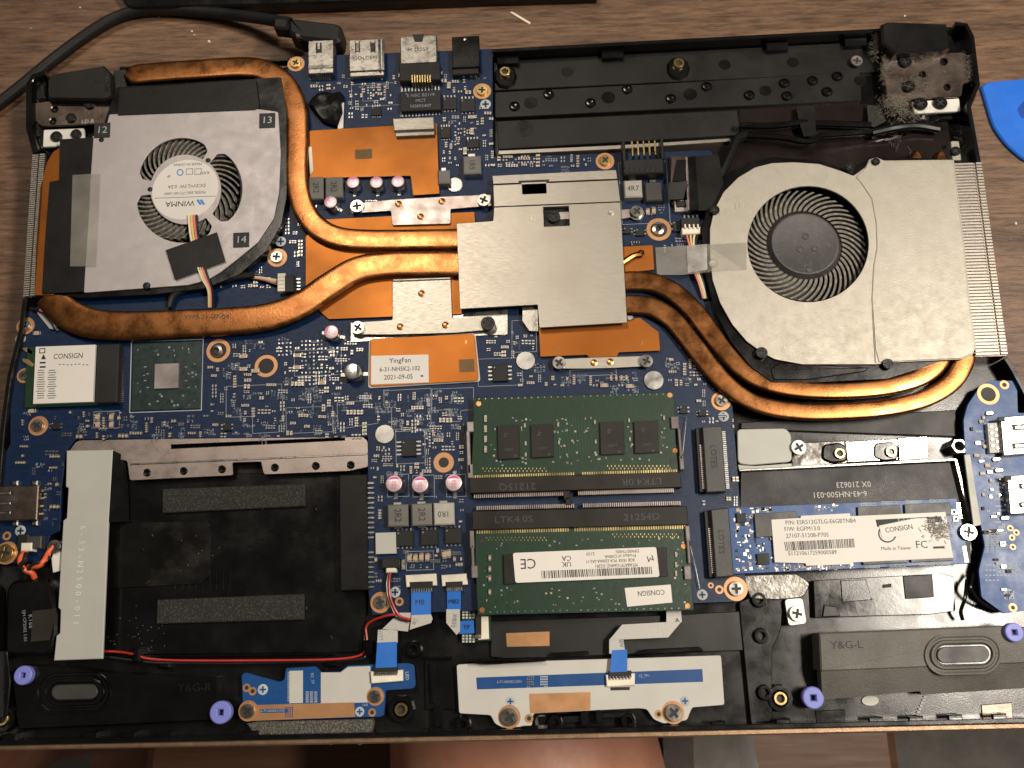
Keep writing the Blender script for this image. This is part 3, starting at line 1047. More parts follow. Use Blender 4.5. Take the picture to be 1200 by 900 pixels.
# mounting pads with screws
for x, y, r, kind in ((347, 75, 10, 's'), (565, 107, 10.5, 's'), (325, 302, 11.5, 's'), (30, 382, 10.5, 's'), (29, 440, 9, 's'), (45, 499, 11.5, 's'), (520, 542, 12, 'h'), (709, 189, 11, 's'),
                      (772, 269, 14.5, 'b'), (256, 411, 14, 'b'), (312, 429, 13.5, 'w'), (446, 706, 12, 's'), (862, 690, 14, 's'), (845, 470, 11.5, 's'), (8, 648, 13, 'r'),
                      (843, 691, 5, 'h'), (833, 686, 3.4, 'h'), (468, 705, 5, 'h'), (8, 628, 5, 'h')):
    hw('mounting_pad', PADW if kind in 'wb' else PAD, x, y, ZB + .00003, r, MBD, rot=0)
    ko(x - r - 1, y - r - 1, x + r + 1, y + r + 1)
    if kind in 's':
        hw('screw', S_SILVER if y > 300 else S_BRASS, x, y, ZB + .0001, r * .62, MBD)
    if kind == 'r':
        hw('screw', S_BRASS, x, y, ZB + .0001, r * .75, MBD)
    if kind == 'b':
        b = MB()
        b.lathe((0, 0), [(1 * mm, -.2 * mm), (1 * mm, .1 * mm), (.85 * mm, .5 * mm), (.45 * mm, .6 * mm), (.4 * mm, .2 * mm)], 'steel', 20)
        b.lathe((0, 0), [(.42 * mm, .25 * mm), (.01 * mm, .2 * mm)], 'ink', 16)
        hw('spring_post', b.mesh('spring_post'), x - 1, y + 1, ZB, r * .56, MBD)

# silver edge connectors -------------------------------------------------------
def port(name, poly, zt, label, m='steel', extra=None):
    b = MB()
    b.prism(poly, zt, ZB - .001, m, .0003)
    if extra:
        extra(b, zt)
    xs = [p[0] for p in poly]
    ys = [p[1] for p in poly]
    ko(min(xs) - 3, min(ys), max(xs) + 3, max(ys) + 6)
    return part(name, b, lap, label=label)


ZP = ZB + .0032


def dp(b, z):
    b.prism(LTRB(370, 50, 377, 62), z + .00003, z - .0001, 'ink', 0)
    b.prism(LTRB(372, 49, 375, 58), z + .0003, z, 'steel', .0001)
    b.prism(LTRB(361, 76, 390, 80), z + .0002, z - .002, 'steel_bright', .0001)
    b.prism(LTRB(364, 82, 388, 88), z - .0012, ZB, 'chip_grey', .0002)
    for k in range(10):
        b.prism(Q(364 + k * 2.5, 91, 1.2, 5), ZB + .0004, ZB, 'solder', 0)


port('display_port', LTRB(361, 47, 391, 86), ZP, 'small shiny display socket with the cable plug over its end', 'steel', dp)


def hdmi(b, z):
    for x in (419, 437):
        b.prism(LTRB(x - 2, 50, x + 2, 60), z + .0003, z, 'steel_bright', .0001)
        b.prism(LTRB(x - 3, 48, x - 2, 62), z + .00003, z - .0001, 'ink', 0)
        b.prism(LTRB(x + 2, 48, x + 3, 62), z + .00003, z - .0001, 'ink', 0)
    for x in (444.5, 449):
        b.prism(LTRB(x - 1.2, 45, x + 1.2, 82), z + .0006, z - .002, 'steel_bright', .0001)
    b.text('GOLDEN', 428, 68, 5, z, 'ink_grey')
    b.prism(LTRB(410, 80, 450, 89), z - .0006, ZB, 'steel', .0002)
    b.prism(LTRB(417, 85, 444, 90), z - .0014, ZB, 'chip_grey', .0002)


port('hdmi_port', LTRB(409, 46, 449, 83), ZP, 'wide silver video socket with spring tongues', 'steel', hdmi)


def lan(b, z):
    b.prism([(483, 40.5), (497, 40), (495, 49), (486, 49)], z + .00003, z - .0001, 'ink', 0)
    b.text('H 18559', 490, 58, 5, z, 'ink_grey')
    b.prism(LTRB(468, 74, 516, 94), z - .0004, ZB, 'chip', .0003)
    for k in range(8):
        b.prism(Q(483 + k * 3, 92, 1.5, 9), z - .0003, ZB, 'gold', .0001)


port('network_port', LTRB(469, 42, 512, 74), ZP + .0004, 'tall silver network socket with gold pins', 'steel', lan)


def jack(b, z):
    b.prism(LTRB(530, 76, 561, 87), z - .0008, ZB, 'chip', .0003)
    b.lathe(P(545, 46, z), [(.0007, z), (.0006, z + .0002), (.0001, z + .0003)], 'steel', 14)
    for x in (543, 552, 557):
        b.prism(Q(x, 87, 3.5, 5), ZB + .0014, ZB, 'gold', .0003)


port('power_jack', LTRB(530, 42, 562, 79), ZP, 'black boxy power jack', 'plastic', jack)
wad = MB()
rgw = random.Random(2)
ring = [(361, 122), (366, 116), (372, 109), (381, 107), (390, 109), (398, 107), (404, 113), (402, 122), (403, 133), (399, 141), (396, 148), (388, 145), (377, 141), (370, 133)]
vs, n_ = [], len(ring)
for lv, (sc_, hz) in enumerate(((1, 0), (.98, .0016), (.80, .0030), (.5, .0028), (.2, .0034))):
    for x, y in ring:
        f_ = sc_ * rgw.uniform(.88, 1.08) if lv else 1
        vs.append(P(385 + (x - 385) * f_, 126 + (y - 126) * f_, ZB + hz * rgw.uniform(.75, 1.2)))
wad.raw(vs, [(l * n_ + k, l * n_ + (k + 1) % n_, (l + 1) * n_ + (k + 1) % n_, (l + 1) * n_ + k)[::-1] for l in range(4) for k in range(n_)] + [tuple(4 * n_ + k for k in range(n_))[::-1]], 'tape_black')
wad.slab([(396, 122, ZB + .0015), (403, 120, ZB + .001), (402, 150, ZB + .001), (396, 151, ZB + .0012)], .0004, 'label_white')
part('black_wad', wad, MBD, label='crumpled black tape wad')
ko(362, 108, 405, 150)
# USB socket on the left edge
b = MB().prism(LTRB(-8, 569, 44, 610), ZB + .0030, ZB, 'steel_dirty', .0003)
for y in (578, 590, 601):
    b.prism(LTRB(-4, y - 2.6, 16, y + 2.6), ZB + .00303, ZB + .0029, 'ink', 0)
    b.prism(LTRB(-6, y - 1.5, 12, y + 1.5), ZB + .0033, ZB + .003, 'steel', .0002)
for x in (17, 40):
    for y in (566, 613):
        b.prism(Q(x, y, 7, 6), ZB + .0012, ZB, 'solder', .0004)
for k in range(4):
    b.prism(Q(48, 575 + k * 9, 6, 2), ZB + .0006, ZB, 'solder', 0)
ko(-10, 560, 50, 618)
part('usb_port', b, lap, label='grey metal USB socket at the left board edge')
# battery connector
b = MB()
b.prism(LTRB(730, 186, 778, 204), ZB + .0045, ZB, 'plastic_matte', .0004)
b.prism(LTRB(729, 165, 733, 188), ZB + .0045, ZB, 'plastic_matte', .0002)
b.prism(LTRB(774, 162, 778, 186), ZB + .0045, ZB, 'plastic_matte', .0002)
for k in range(5):
    b.prism(Q(741 + k * 6.7, 174 - k * .3, 2, 17), ZB + .003, ZB + .0022, 'gold', .0001)
for k in range(7):
    b.prism([(733 + k * 6.2, 195), (737 + k * 6.2, 195), (734 + k * 6.2, 202), (730 + k * 6.2, 202)], ZB + .0047, ZB + .0045, 'chip', .0001)
ko(726, 160, 782, 206)
part('battery_connector', b, lap, label='black battery connector with five gold prongs')
# screen cable connector with black flat straps
b = MB()
b.prism(LTRB(785, 183, 792, 240), ZB + .0012, ZB, 'chip', .0002)
b.slab([(787, 183, ZB + .003), (805, 182, ZB + .003), (800, 215, ZB + .0045), (786, 215, ZB + .004)], .0004, 'steel_dirty')
b.slab([(793, 187, ZB + .0034), (804, 187, ZB + .0036), (803, 212, ZB + .005), (788, 212, ZB + .0048)], .0004, 'tape_black')
b.slab([(784, 214, ZB + .005), (806, 212, ZB + .005), (801, 233, ZB + .0036), (783, 234, ZB + .0036)], .0004, 'tape_black')
b.slab([(805, 184, ZB + .0036), (815, 183, ZB + .0036), (819, 246, ZB + .004), (808, 246, ZB + .004)], .0004, 'film_black')
b.slab([(803, 184, ZB + .0035), (805.5, 184, ZB + .0037), (809, 246, ZB + .004), (806, 246, ZB + .0035)], .0004, 'alu_pink')
b.slab([(815, 183, ZB + .0034), (842, 181, ZB + .0034), (848, 215, ZB + .0042), (832, 246, ZB + .0038), (818, 247, ZB + .0038)], .0005, 'tape_black')
b.prism(LTRB(790, 234, 810, 248), ZB + .0016, ZB, 'alu', .0002)
b.prism(LTRB(793, 235, 804, 242), ZB + .0022, ZB, 'chip', .0002)
ko(782, 178, 850, 250)
part('screen_cable_strap', b, lap, label='black folded tape straps over the screen cable socket')

# silkscreen plus marks
def plusmark(b, x, y, r=6.2, z=ZB, mk='pcb_blue'):
    c = P(x, y, z)
    k = r * K(x, y, z)
    b.lathe(c, [(k, z + .00003), (k * .99, z + .00004), (.00001, z + .00004)], 'silk', 20)
    b.prism(Q(x, y, r * 1.25, r * .34), z + .00008, z + .00005, mk, 0)
    b.prism(Q(x, y, r * .34, r * 1.25), z + .00009, z + .00005, mk, 0)
    ko(x - r, y - r, x + r, y + r)


# ------------------------------------------------------------------ cooling
def cut(name, poly, zt, th, m, r=1.5, label=None, parent=lap, holes=(), bev=.0001):
    return part(name, MB().plate(rnd(poly, r), list(holes), zt, th, m, bev), parent, label=label)


ZC = ZB + .0010      # copper base plates
SINK = cut('heat_spreader', [(358, 277), (380, 257), (556, 248), (557, 262), (545, 275), (541, 368), (385, 374), (358, 350)], ZC, .0005, 'copper', label='wide copper sheet under the two left heat pipes')
LSH = cut('heat_spreader', [(362, 153), (512, 144), (515, 227), (484, 229), (481, 206), (363, 209)], ZC + .0004, .0005, 'copper', label='L shaped copper sheet beside the network socket')
part('stain', MB().prism(LTRB(416, 175, 436, 186), ZC + .00046, ZC + .0003, 'copper_stain', 0), LSH)
part('edge_paste', MB().prism(rnd([(361, 172), (365, 171), (367, 200), (363, 205)], 2), ZC + .0009, ZC + .0002, 'white_nylon', .0002), LSH)
b = MB()
b.prism([(460, 139), (508, 137), (509, 151), (462, 153)], ZC + .0030, ZC + .0004, 'alu', .0002)
b.prism([(462, 153.5), (509, 151.5), (509, 158), (464, 160)], ZC + .0018, ZC + .0004, 'alu', .0002)
part('grey_pad', b, lap, label='small grey thermal pad on the copper sheet edge')
ko(362, 140, 516, 230)
ko(356, 245, 560, 376)
LAB = cut('heat_spreader', [(434, 397), (556, 391), (561, 446), (433, 453)], ZC + .0002, .0005, 'copper', 5, label='copper sheet carrying the white YingFan label')
part('thermal_pad', MB().prism(rnd([(432, 398), (557, 390), (563, 447), (431, 455)], 4), ZC - .0003, ZB + .0002, 'silk_plain', .0002), LAB)
b = MB().prism([(435, 417), (502, 415.5), (502.5, 448), (435, 450.5)], ZC + .00026, ZC + .0002, 'label_white', 0)
b.text('YingFan', 469, 422.5, 6.2, ZC + .00027, 'ink', sx=.95).text('6-31-NH5K2-102', 468.5, 432.5, 5.6, ZC + .00027, 'ink', sx=.86).text('2021-09-05', 467, 442, 6, ZC + .00027, 'ink', sx=.88)
b.prism(circ(494.5, 440.5, 1.8, 10, 1), ZC + .00032, ZC + .00028, 'ink', 0)
part('label', b, LAB, label='white YingFan label')
part('dark_mark', MB().prism(LTRB(538, 421, 556, 436), ZC + .00023, ZC + .0001, 'copper_stain', 0), LAB)
part('punched_digit', MB().text('3', 546, 401, 4, ZC + .0002, 'rivet_copper'), LAB)
ko(428, 388, 566, 456)
GP = cut('heat_spreader', [(631, 380), (735, 374), (750, 372), (772, 389), (774, 411), (725, 413), (723, 418), (690, 419), (688, 416), (633, 418)], ZC + .0004, .0006, 'copper', 1.5, label='copper sheet stamped 3 below the silver centre plate')
part('punched_digit', MB().text('6', 655, 407, 6, ZC + .0004, 'steel_dirty').text('3', 752, 401, 7, ZC + .0004, 'rivet_copper'), GP)
ko(628, 370, 778, 435)
SC = cut('heat_spreader', [(730, 289), (765, 287), (767, 316), (732, 320)], ZC, .0006, 'copper', 1, label='small copper corner with a soldered pin')
part('solder_pin', MB().wire([(728, 309, ZC + .0006), (742, 300, ZC + .0007), (751, 298, ZC + .0006)], .0011, 'copper_pipe').lathe(P(751, 298, ZC), [(.0013, ZC), (.0012, ZC + .0012), (.0005, ZC + .0017), (.0001, ZC + .0017)], 'copper_pipe', 14), SC)
ko(728, 285, 770, 322)
part('grey_backplate', MB().prism([(411, 378), (460, 376), (595, 362), (595, 392), (460, 398), (411, 401)], ZB + .0004, ZB + .0001, 'steel', .0001), lap)

RV = MB()
RV.lathe((0, 0), [(1 * mm, 0), (.95 * mm, .22 * mm), (.7 * mm, .3 * mm), (.55 * mm, .2 * mm), (.01 * mm, .3 * mm)], 'rivet_copper', 18)
RV = RV.mesh('rivet')


def bracket(poly, z, m, rivets, screws, label, r=2):
    o = cut('spring_bracket', poly, z, .0004, m, r, label=label)
    for x, y in rivets:
        hw('rivet', RV, x, y, z, 4.2, o, rot=0)
    for x, y, me, rr in screws:
        hw('screw', me, x, y, z, rr, o)
        part('screw_post', MB().lathe(P(x, y, z), [(rr * .9 * K(x, y, z), ZB), (rr * .9 * K(x, y, z), z - .0004), (.0001, z - .0004)], 'steel', 16), o)
    return o


bracket([(411, 239), (458, 234), (527, 230), (575, 228), (576, 241), (528, 245), (528, 262), (460, 264), (458, 247), (412, 250)], ZC + .0009, 'alu_pink', ((467, 239), (518, 236), (493, 254)),
        ((419, 243, S_SILVER, 8), (567, 236, S_SILVER, 8)), 'pinkish metal spring bracket with three copper rivets')
bracket([(460, 329), (528, 326), (530, 373), (577, 371), (580, 386), (532, 390), (460, 392), (413, 392), (412, 378), (460, 375)], ZC + .0009, 'alu_x', ((494, 344), (469, 383), (522, 381)),
        ((420, 385, S_SILVER, 8), (572, 380, S_BLACK, 8.5)), 'silver T shaped spring bracket above the YingFan label')
part('bracket_lip', MB().prism([(460, 327), (528, 324.5), (528, 327), (460, 329.5)], ZC + .0014, ZC + .0004, 'alu', .0002), lap)
bracket([(650, 421), (690, 419), (724, 418), (760, 417), (761, 429), (724, 431), (690, 432), (651, 432)], ZC + .0005, 'alu_x', ((696, 425), (715, 424)),
        ((655, 426, S_SILVER, 8), (757, 424, S_SILVER, 8)), 'narrow silver bracket with two rivets below the copper sheet')
b = cut('spring_bracket', [(724, 246), (747, 244), (752, 252), (727, 257)], ZB + .0012, .0004, 'alu_pink', 2, label='pink bracket arm beside the silver centre plate')
hw('screw', S_SILVER, 746, 249, ZB + .0012, 7.5, b)
part('screw_post', MB().lathe(P(746, 252, ZB), [(.0026, ZB), (.0026, ZB + .0012), (.0001, ZB + .0012)], 'steel', 16), b)
ko(720, 240, 758, 262)

# centre plate
ZPL = ZB + .0042
CP = MB()
CP.plate(rnd([(579, 243), (727, 237), (735, 378), (632, 384), (630, 357), (539, 362), (535, 262), (578, 259)], 1.5), [LTRB(637, 242, 667, 265)[::-1]], ZPL, .0007, 'alu_x')
CPO = part('centre_plate', CP, lap, label='large silver metal plate covering the processors, with a square cutout')
CPF = MB()
CPF.plate(rnd([(578, 217), (724, 211), (727, 236), (579, 242)], 1), [LTRB(612, 214, 640, 227)[::-1]], ZPL - .0003, .0005, 'alu_x')
part('plate_flange', CPF, CPO)
part('plate_flange', MB().prism([(577, 206), (722, 199), (723.5, 209.5), (578, 215.5)], ZPL - .0010, ZPL - .0015, 'alu', .0001), CPO)
part('dark_slot', MB().prism(LTRB(608, 211, 644, 230), ZPL - .0009, ZPL - .0012, 'ink', 0), CPO)
b = MB().prism(LTRB(634, 240, 670, 268), ZB + .0014, ZB + .001, 'chip', 0)
b.prism(LTRB(655, 248, 668, 257), ZB + .0018, ZB + .0014, 'alu_pink', .0001)
part('slot_floor', b, CPO)
hw('screw', S_BLACK, 649, 255, ZB + .0018, 7.5, CPO)
part('plate_step', MB().prism([(612, 357), (630, 357), (631, 388), (620, 388), (612, 376)], ZB + .002, ZB + .0014, 'steel', .0001), CPO)
b = MB()
for t in (0, 1):
    b.prism([(624 + t * 3, 259), (625 + t * 3, 259), (621 + t * 3, 251), (620 + t * 3, 251)][::-1], ZPL + .00003, ZPL - .0001, 'steel', 0)
b.lathe(P(716, 249, ZPL), [(.0011, ZPL), (.0009, ZPL + .0001), (.0005, ZPL + .00004), (.00001, ZPL + .00005)], 'alu', 18)
rg = random.Random(12)
part('stamped_mark', b, CPO)
ko(533, 198, 738, 388)

# heat pipes
ZH = ZB + .0034
part('heat_pipe', MB().ribbon([(147, 87), (180, 83.5), (230, 80), (285, 77), (312, 82), (334, 98), (346, 125), (348, 160), (347, 195), (349, 222), (357, 247), (373, 266), (397, 277), (430, 280), (480, 280), (545, 279)], 26, ZH, .0026, 'copper_pipe', endr=1), lap,
     label='long copper heat pipe bending round the left fan and down to the plate')
hp = part('heat_pipe', MB().ribbon([(54, 345, 30), (66, 357, 34), (86, 371, 36), (112, 379, 36), (150, 381, 36), (200, 379, 35), (260, 376, 34), (310, 371, 34), (350, 357, 34), (385, 334, 34), (418, 315, 33), (455, 309, 32), (500, 308, 32), (545, 308, 32)], 34, ZH, .0026, 'copper_pipe'), lap,
          label='wide copper heat pipe stamped YFM-21-07-04 below the left fan')
part('stamped_number', MB().text('YFM-21-07-04', 242, 371.5, 6, ZH + .00002, 'ink_grey', d=(1, -.01), sx=1.1), hp)
part('heat_pipe', MB().ribbon([(724, 329), (745, 328), (765, 330), (788, 340), (812, 361), (832, 387), (852, 413, 22), (874, 435, 20.5), (900, 448, 20), (935, 455, 20), (980, 457, 20), (1030, 454, 20), (1070, 445, 21), (1093, 432, 23), (1105, 415, 24), (1108, 400, 24)], 24, ZH - .0002, .0026, 'copper_pipe'), lap,
     label='inner copper heat pipe sweeping under the right fan')
part('heat_pipe', MB().ribbon([(724, 357), (745, 356), (765, 359), (788, 373), (812, 402), (832, 428), (852, 450, 23), (876, 467, 21), (905, 477, 20.5), (945, 481.5, 20.5), (990, 481, 20.5), (1040, 477, 20.5), (1085, 466, 21.5), (1115, 448, 23), (1130, 425, 24), (1134, 400, 24)], 24, ZH - .0005, .0026, 'copper_pipe'), lap,
     label='outer copper heat pipe sweeping under the right fan')
ko(330, 60, 362, 250)
ko(50, 340, 430, 398)
part('pipe_solder', MB().prism(rnd([(734, 369), (742, 370), (744, 374), (735, 376)], 1), ZB + .002, ZB + .001, 'solder', .0002), CPO)

# --- right fan
ZFN = ZB + .0045
fan_h = MB()
FO = [(1020, 184), (1030, 183), (1118, 187), (1143, 405), (1141, 416), (1100, 424), (1085, 430), (1040, 444), (960, 448), (905, 448), (880, 430), (856, 400), (838, 365), (826, 320), (822, 270), (830, 235), (850, 208), (878, 190), (905, 184), (960, 188), (995, 200)]
fan_h.plate(rnd(FO, 3), [circ(946, 292, 74, 40)[::-1]], ZFN - .0009, .005, 'plastic_gloss')
fan_h.prism(circ(944, 290, 80, 30), ZF + .0012, ZF + .0004, 'plastic', 0)
FR = part('cooling_fan', fan_h, lap, label='right cooling fan with grey blades in a round opening, beige metal cover')
COV = [(1014, 196), (1018, 187), (1027, 184), (1036, 188), (1118, 187), (1130, 285), (1138, 365), (1144, 405), (1140, 416), (1128, 421), (1040, 425), (1028, 427), (990, 427), (940, 427), (908, 421), (893, 413), (875, 400), (858, 380), (844, 355), (835, 328), (832, 300), (832, 268), (837, 246), (848, 225), (865, 208), (885, 196), (905, 191), (930, 190), (960, 192), (985, 200), (1000, 206)]
COVL = MB()
COVL.plate(rnd(COV, 2), [circ(947, 286, 71, 64, 68)[::-1]], ZFN, .0006, 'alu_fan')
CV = part('fan_cover', COVL, FR)
STEP = [(1014, 197), (1018, 188), (1027, 185), (1036, 189), (1117, 188), (1129, 285), (1137, 365), (1143, 405), (1139, 415), (1127, 420), (1030, 424.5), (1026, 410), (1022, 350), (1024, 312), (1028, 290), (1027, 262), (1022, 234), (1010, 216), (1003, 207)]
part('cover_step', MB().prism(rnd(STEP, 2), ZFN + .0002, ZFN - .0001, 'alu_fan', .0002), FR)
part('cover_ridge', MB().tube([P(x, y, ZFN + .00005) for x, y in ((1003, 207), (1010, 215), (1022, 233), (1027, 262), (1028, 290), (1024, 312), (1022, 350), (1024, 395), (1026, 425))], .00018, 'alu_fan'), FR)
part('stamped_digits', MB().text('11', 864, 242, 7, ZFN, 'alu_x').text('10', 922, 406, 8, ZFN, 'alu_x').text('9', 1017, 420, 5, ZFN, 'alu_x'), FR)
hub = P(941, 289, ZF + .004)
kk = K(941, 289, ZF + .004)
hb = MB()
hb.lathe(hub, [(45 * kk, ZF + .001), (45 * kk, ZF + .0042), (43.5 * kk, ZF + .0048), (39 * kk, ZF + .0066), (37.5 * kk, ZF + .0067), (36.5 * kk, ZF + .0066), (.001, ZF + .0066)], 'fan_hub', 48)
for x, y in ((944, 277), (938, 292), (955, 291), (949, 316)):
    c = P(x, y, ZF + .0066)
    hb.lathe(c, [(.0013, ZF + .0066), (.0012, ZF + .0068), (.0009, ZF + .0068), (.0008, ZF + .00662), (.0001, ZF + .00662)], 'fan_hub', 16)
part('fan_hub', hb, FR)


def blade_mesh(r0, r1, z0, z1, sweep, th=.00052, w=.0012):
    b = MB()
    n = 6
    top, bot = [], []
    L1, L2 = [], []
    for k in range(n + 1):
        f = k / n
        r = r0 + (r1 - r0) * f
        a = -sweep * f ** 1.25
        L1.append((r * math.cos(a + th / r), r * math.sin(a + th / r)))
        L2.append((r * math.cos(a - th / r), r * math.sin(a - th / r)))
    vs = [(x, y, z1) for x, y in L1] + [(x, y, z1) for x, y in L2] + [(x + w * .3, y + w, z0) for x, y in L1] + [(x + w * .3, y + w, z0) for x, y in L2]
    m = n + 1
    fs = []
    for k in range(n):
        fs += [(m + k, m + k + 1, k + 1, k), (k, k + 1, 2 * m + k + 1, 2 * m + k), (m + k + 1, m + k, 3 * m + k, 3 * m + k + 1)]
    fs += [(0, 2 * m, 3 * m, m), (n, m + n, 3 * m + n, 2 * m + n)]
    b.raw(vs, fs, 'fan_blade')
    return b.mesh('fan_blade')


BL = blade_mesh(44 * kk, 71 * kk, ZF + .0015, ZF + .0054, .42)
for k in range(47):
    part('fan_blade', BL, FR, loc=(hub.x, hub.y, 0), rot=2 * math.pi * k / 47)
for x, y, r in ((837, 247, 6), (892, 414, 7), (1040, 427, 6.5), (995, 197, 6.5), (1026, 190, 4.8)):
    hw('screw', S_BLACK, x, y, ZFN if x != 1026 else ZFN + .0003, r, FR)
part('cover_bump', MB().lathe(P(836, 309, ZFN), [(.0016, ZFN), (.0013, ZFN + .0002), (.0006, ZFN + .0001), (.0001, ZFN + .0001)], 'alu_fan', 18), FR)
part('housing_ledge', MB().prism(rnd([(902, 432), (915, 424), (1020, 430), (1015, 436), (945, 446), (906, 446)], 3), ZFN - .0006, ZF, 'plastic', .0005), FR)
# fins
def fins(name, tl, tr, br, bl, n, zt, zb, label, ridge):
    b = MB()
    a0, a1, b1, b0 = [P(x, y, zt) for x, y in (tl, tr, br, bl)]
    for k in range(n):
        f, g = (k + .12) / n, (k + .72) / n
        for h0, h1, dz in ridge:
            q = [a0.lerp(a1, h0).lerp(b0.lerp(b1, h0), f), a0.lerp(a1, h1).lerp(b0.lerp(b1, h1), f), a0.lerp(a1, h1).lerp(b0.lerp(b1, h1), g), a0.lerp(a1, h0).lerp(b0.lerp(b1, h0), g)]
            b.wprism([(p.x, p.y) for p in q], zt + dz, zb, 'alu', 0)
    c = [a0, a1, b1, b0]
    b.wprism([(p.x, p.y) for p in c], zt - .0009, zb, 'steel_dirty', 0)
    return part(name, b, lap, label=label, kind='stuff')


fins('heat_sink_fins', (1117, 191), (1150, 190), (1181, 416), (1144, 417), 62, ZB + .0042, ZF, 'row of thin silver cooling fins along the right edge', ((0, .70, 0), (.73, .77, -.0004), (.80, 1, .0001)))
fins('heat_sink_fins', (38, 181), (53, 180), (41, 347), (27, 348), 66, ZB + .0036, ZF, 'row of thin silver cooling fins along the left edge', ((0, .46, 0), (.6, 1, .0002)))
part('fin_base', MB().prism([(1072, 176), (1112, 174), (1116, 188), (1076, 190)], ZB + .001, ZF, 'film', .0003), lap)
for x in (1074, 1103):
    part('pipe_tip', MB().prism(rnd([(x - 8, 192), (x - 6, 180), (x, 174), (x + 7, 179), (x + 10, 192)], 3), ZB + .0030, ZB + .0012, 'copper_pipe', .0008), lap)
# --- left fan
ZL = ZB + .0040
LFO = [(136, 102), (330, 90), (336, 130), (336, 230), (330, 262), (312, 294), (280, 322), (240, 338), (180, 345), (96, 349), (60, 345), (68, 180), (120, 150)]
lf = MB()
lf.plate(rnd(LFO, 3), [circ(216, 224, 66, 36)[::-1]], ZL - .0006, .005, 'plastic_gloss')
lf.prism(circ(215, 224, 72, 30), ZF + .0012, ZF + .0004, 'plastic', 0)
FL = part('cooling_fan', lf, lap, label='left cooling fan with a lilac metal cover and round white label')


def crescent(cx, cy, a0, a1, r0, r1, n=16, taper=.35):
    pts = []
    for k in range(n + 1):
        f = k / n
        a = math.radians(a0 + (a1 - a0) * f)
        e = math.sin(math.pi * min(1, max(0, f))) ** taper
        r = r0 + (r1 - r0) * (.55 + .45 * e)
        pts.append((cx + r * math.cos(a), cy - r * math.sin(a)))
    for k in range(n + 1):
        a = math.radians(a1 + (a0 - a1) * k / n)
        pts.append((cx + r0 * math.cos(a), cy - r0 * math.sin(a)))
    return rnd(pts, 1.5, 2)


LC = [(128, 134), (297, 127), (326, 131), (329, 180), (327, 225), (321, 255), (302, 284), (275, 306), (258, 319), (243, 328), (220, 334), (98, 343), (104, 250), (108, 160), (124, 152)]
lc = MB()
lc.plate(rnd(LC, 2), [crescent(217, 222, 60, 166, 41, 61), crescent(217, 222, -42, 48, 42, 67), crescent(217, 222, 188, 306, 41, 63)], ZL, .0006, 'alu_lilac')
part('fan_cover', lc, FL)
hub2 = P(217, 222, ZF + .004)
k2 = K(217, 222, ZF + .004)
BL2 = blade_mesh(36 * k2, 66 * k2, ZF + .0015, ZL - .0012, .45, .0004)
for k in range(44):
    part('fan_blade', BL2, FL, loc=(hub2.x, hub2.y, 0), rot=2 * math.pi * k / 44)
part('fan_hub', MB().lathe(hub2, [(37 * k2, ZF + .001), (37 * k2, ZL - .0008), (.001, ZL - .0008)], 'fan_hub', 36), FL)
for x, y in ((244, 188), (176, 222), (119, 164), (172, 335)):
    hw('pin_head', MB().lathe((0, 0), [(1 * mm, 0), (.9 * mm, .3 * mm), (.01 * mm, .4 * mm)], 'hinge_black', 14).mesh('pin_head'), x, y, ZL, 3 if y != 335 else 4.5, FL, rot=0)
b = MB()
c = P(217, 222, ZL)
kq = K(217, 222, ZL)
b.lathe(c, [(38.5 * kq, ZL), (38.3 * kq, ZL + .00009), (.0001, ZL + .0001)], 'label_white', 48)
d2 = (-1, .045)
z1 = ZL + .0001
b.text('MADE IN CHINA', 220, 192.5, 3.2, z1, 'ink_grey', d=d2).text('KXH', 240, 202.5, 3.6, z1, 'ink_grey', d=d2).text('SP', 198, 206.5, 3.2, z1, 'ink_grey', d=d2)
b.text('DC5V=2.3W  0.5A', 219, 218, 4.4, z1, 'ink_grey', d=d2, sx=.92).text('MODEL EGC-77110V1-0AH', 217, 226, 3.4, z1, 'ink_grey', d=d2, sx=.88)
b.text('WINMA', 211, 238.5, 7, z1, 'ink', d=d2, sx=1.0)
for dx, dy in ((0, 0), (4, 0), (2, 3), (6, 3)):
    b.prism([(230 + dx, 234 + dy), (233 + dx, 233.6 + dy), (234.5 + dx, 236.6 + dy), (231.5 + dx, 237 + dy)], z1 + .00004, z1, 'ink_blue', 0)
b.prism([(181, 232), (253, 229.5), (253, 230), (181, 232.5)], z1 + .00004, z1, 'ink_grey', 0)
for x in (222, 232):
    b.plate(Q(x, 201, 8, 7), [Q(x, 201, 7, 6)[::-1]], z1 + .00004, .00003, 'ink_grey', 0)
b.plate(circ(211, 202, 4, 18), [circ(211, 202, 2.8, 18)[::-1]], z1 + .00004, .00003, 'ink_blue', 0)
part('round_label', b, FL, label='round white maker label printed upside down')
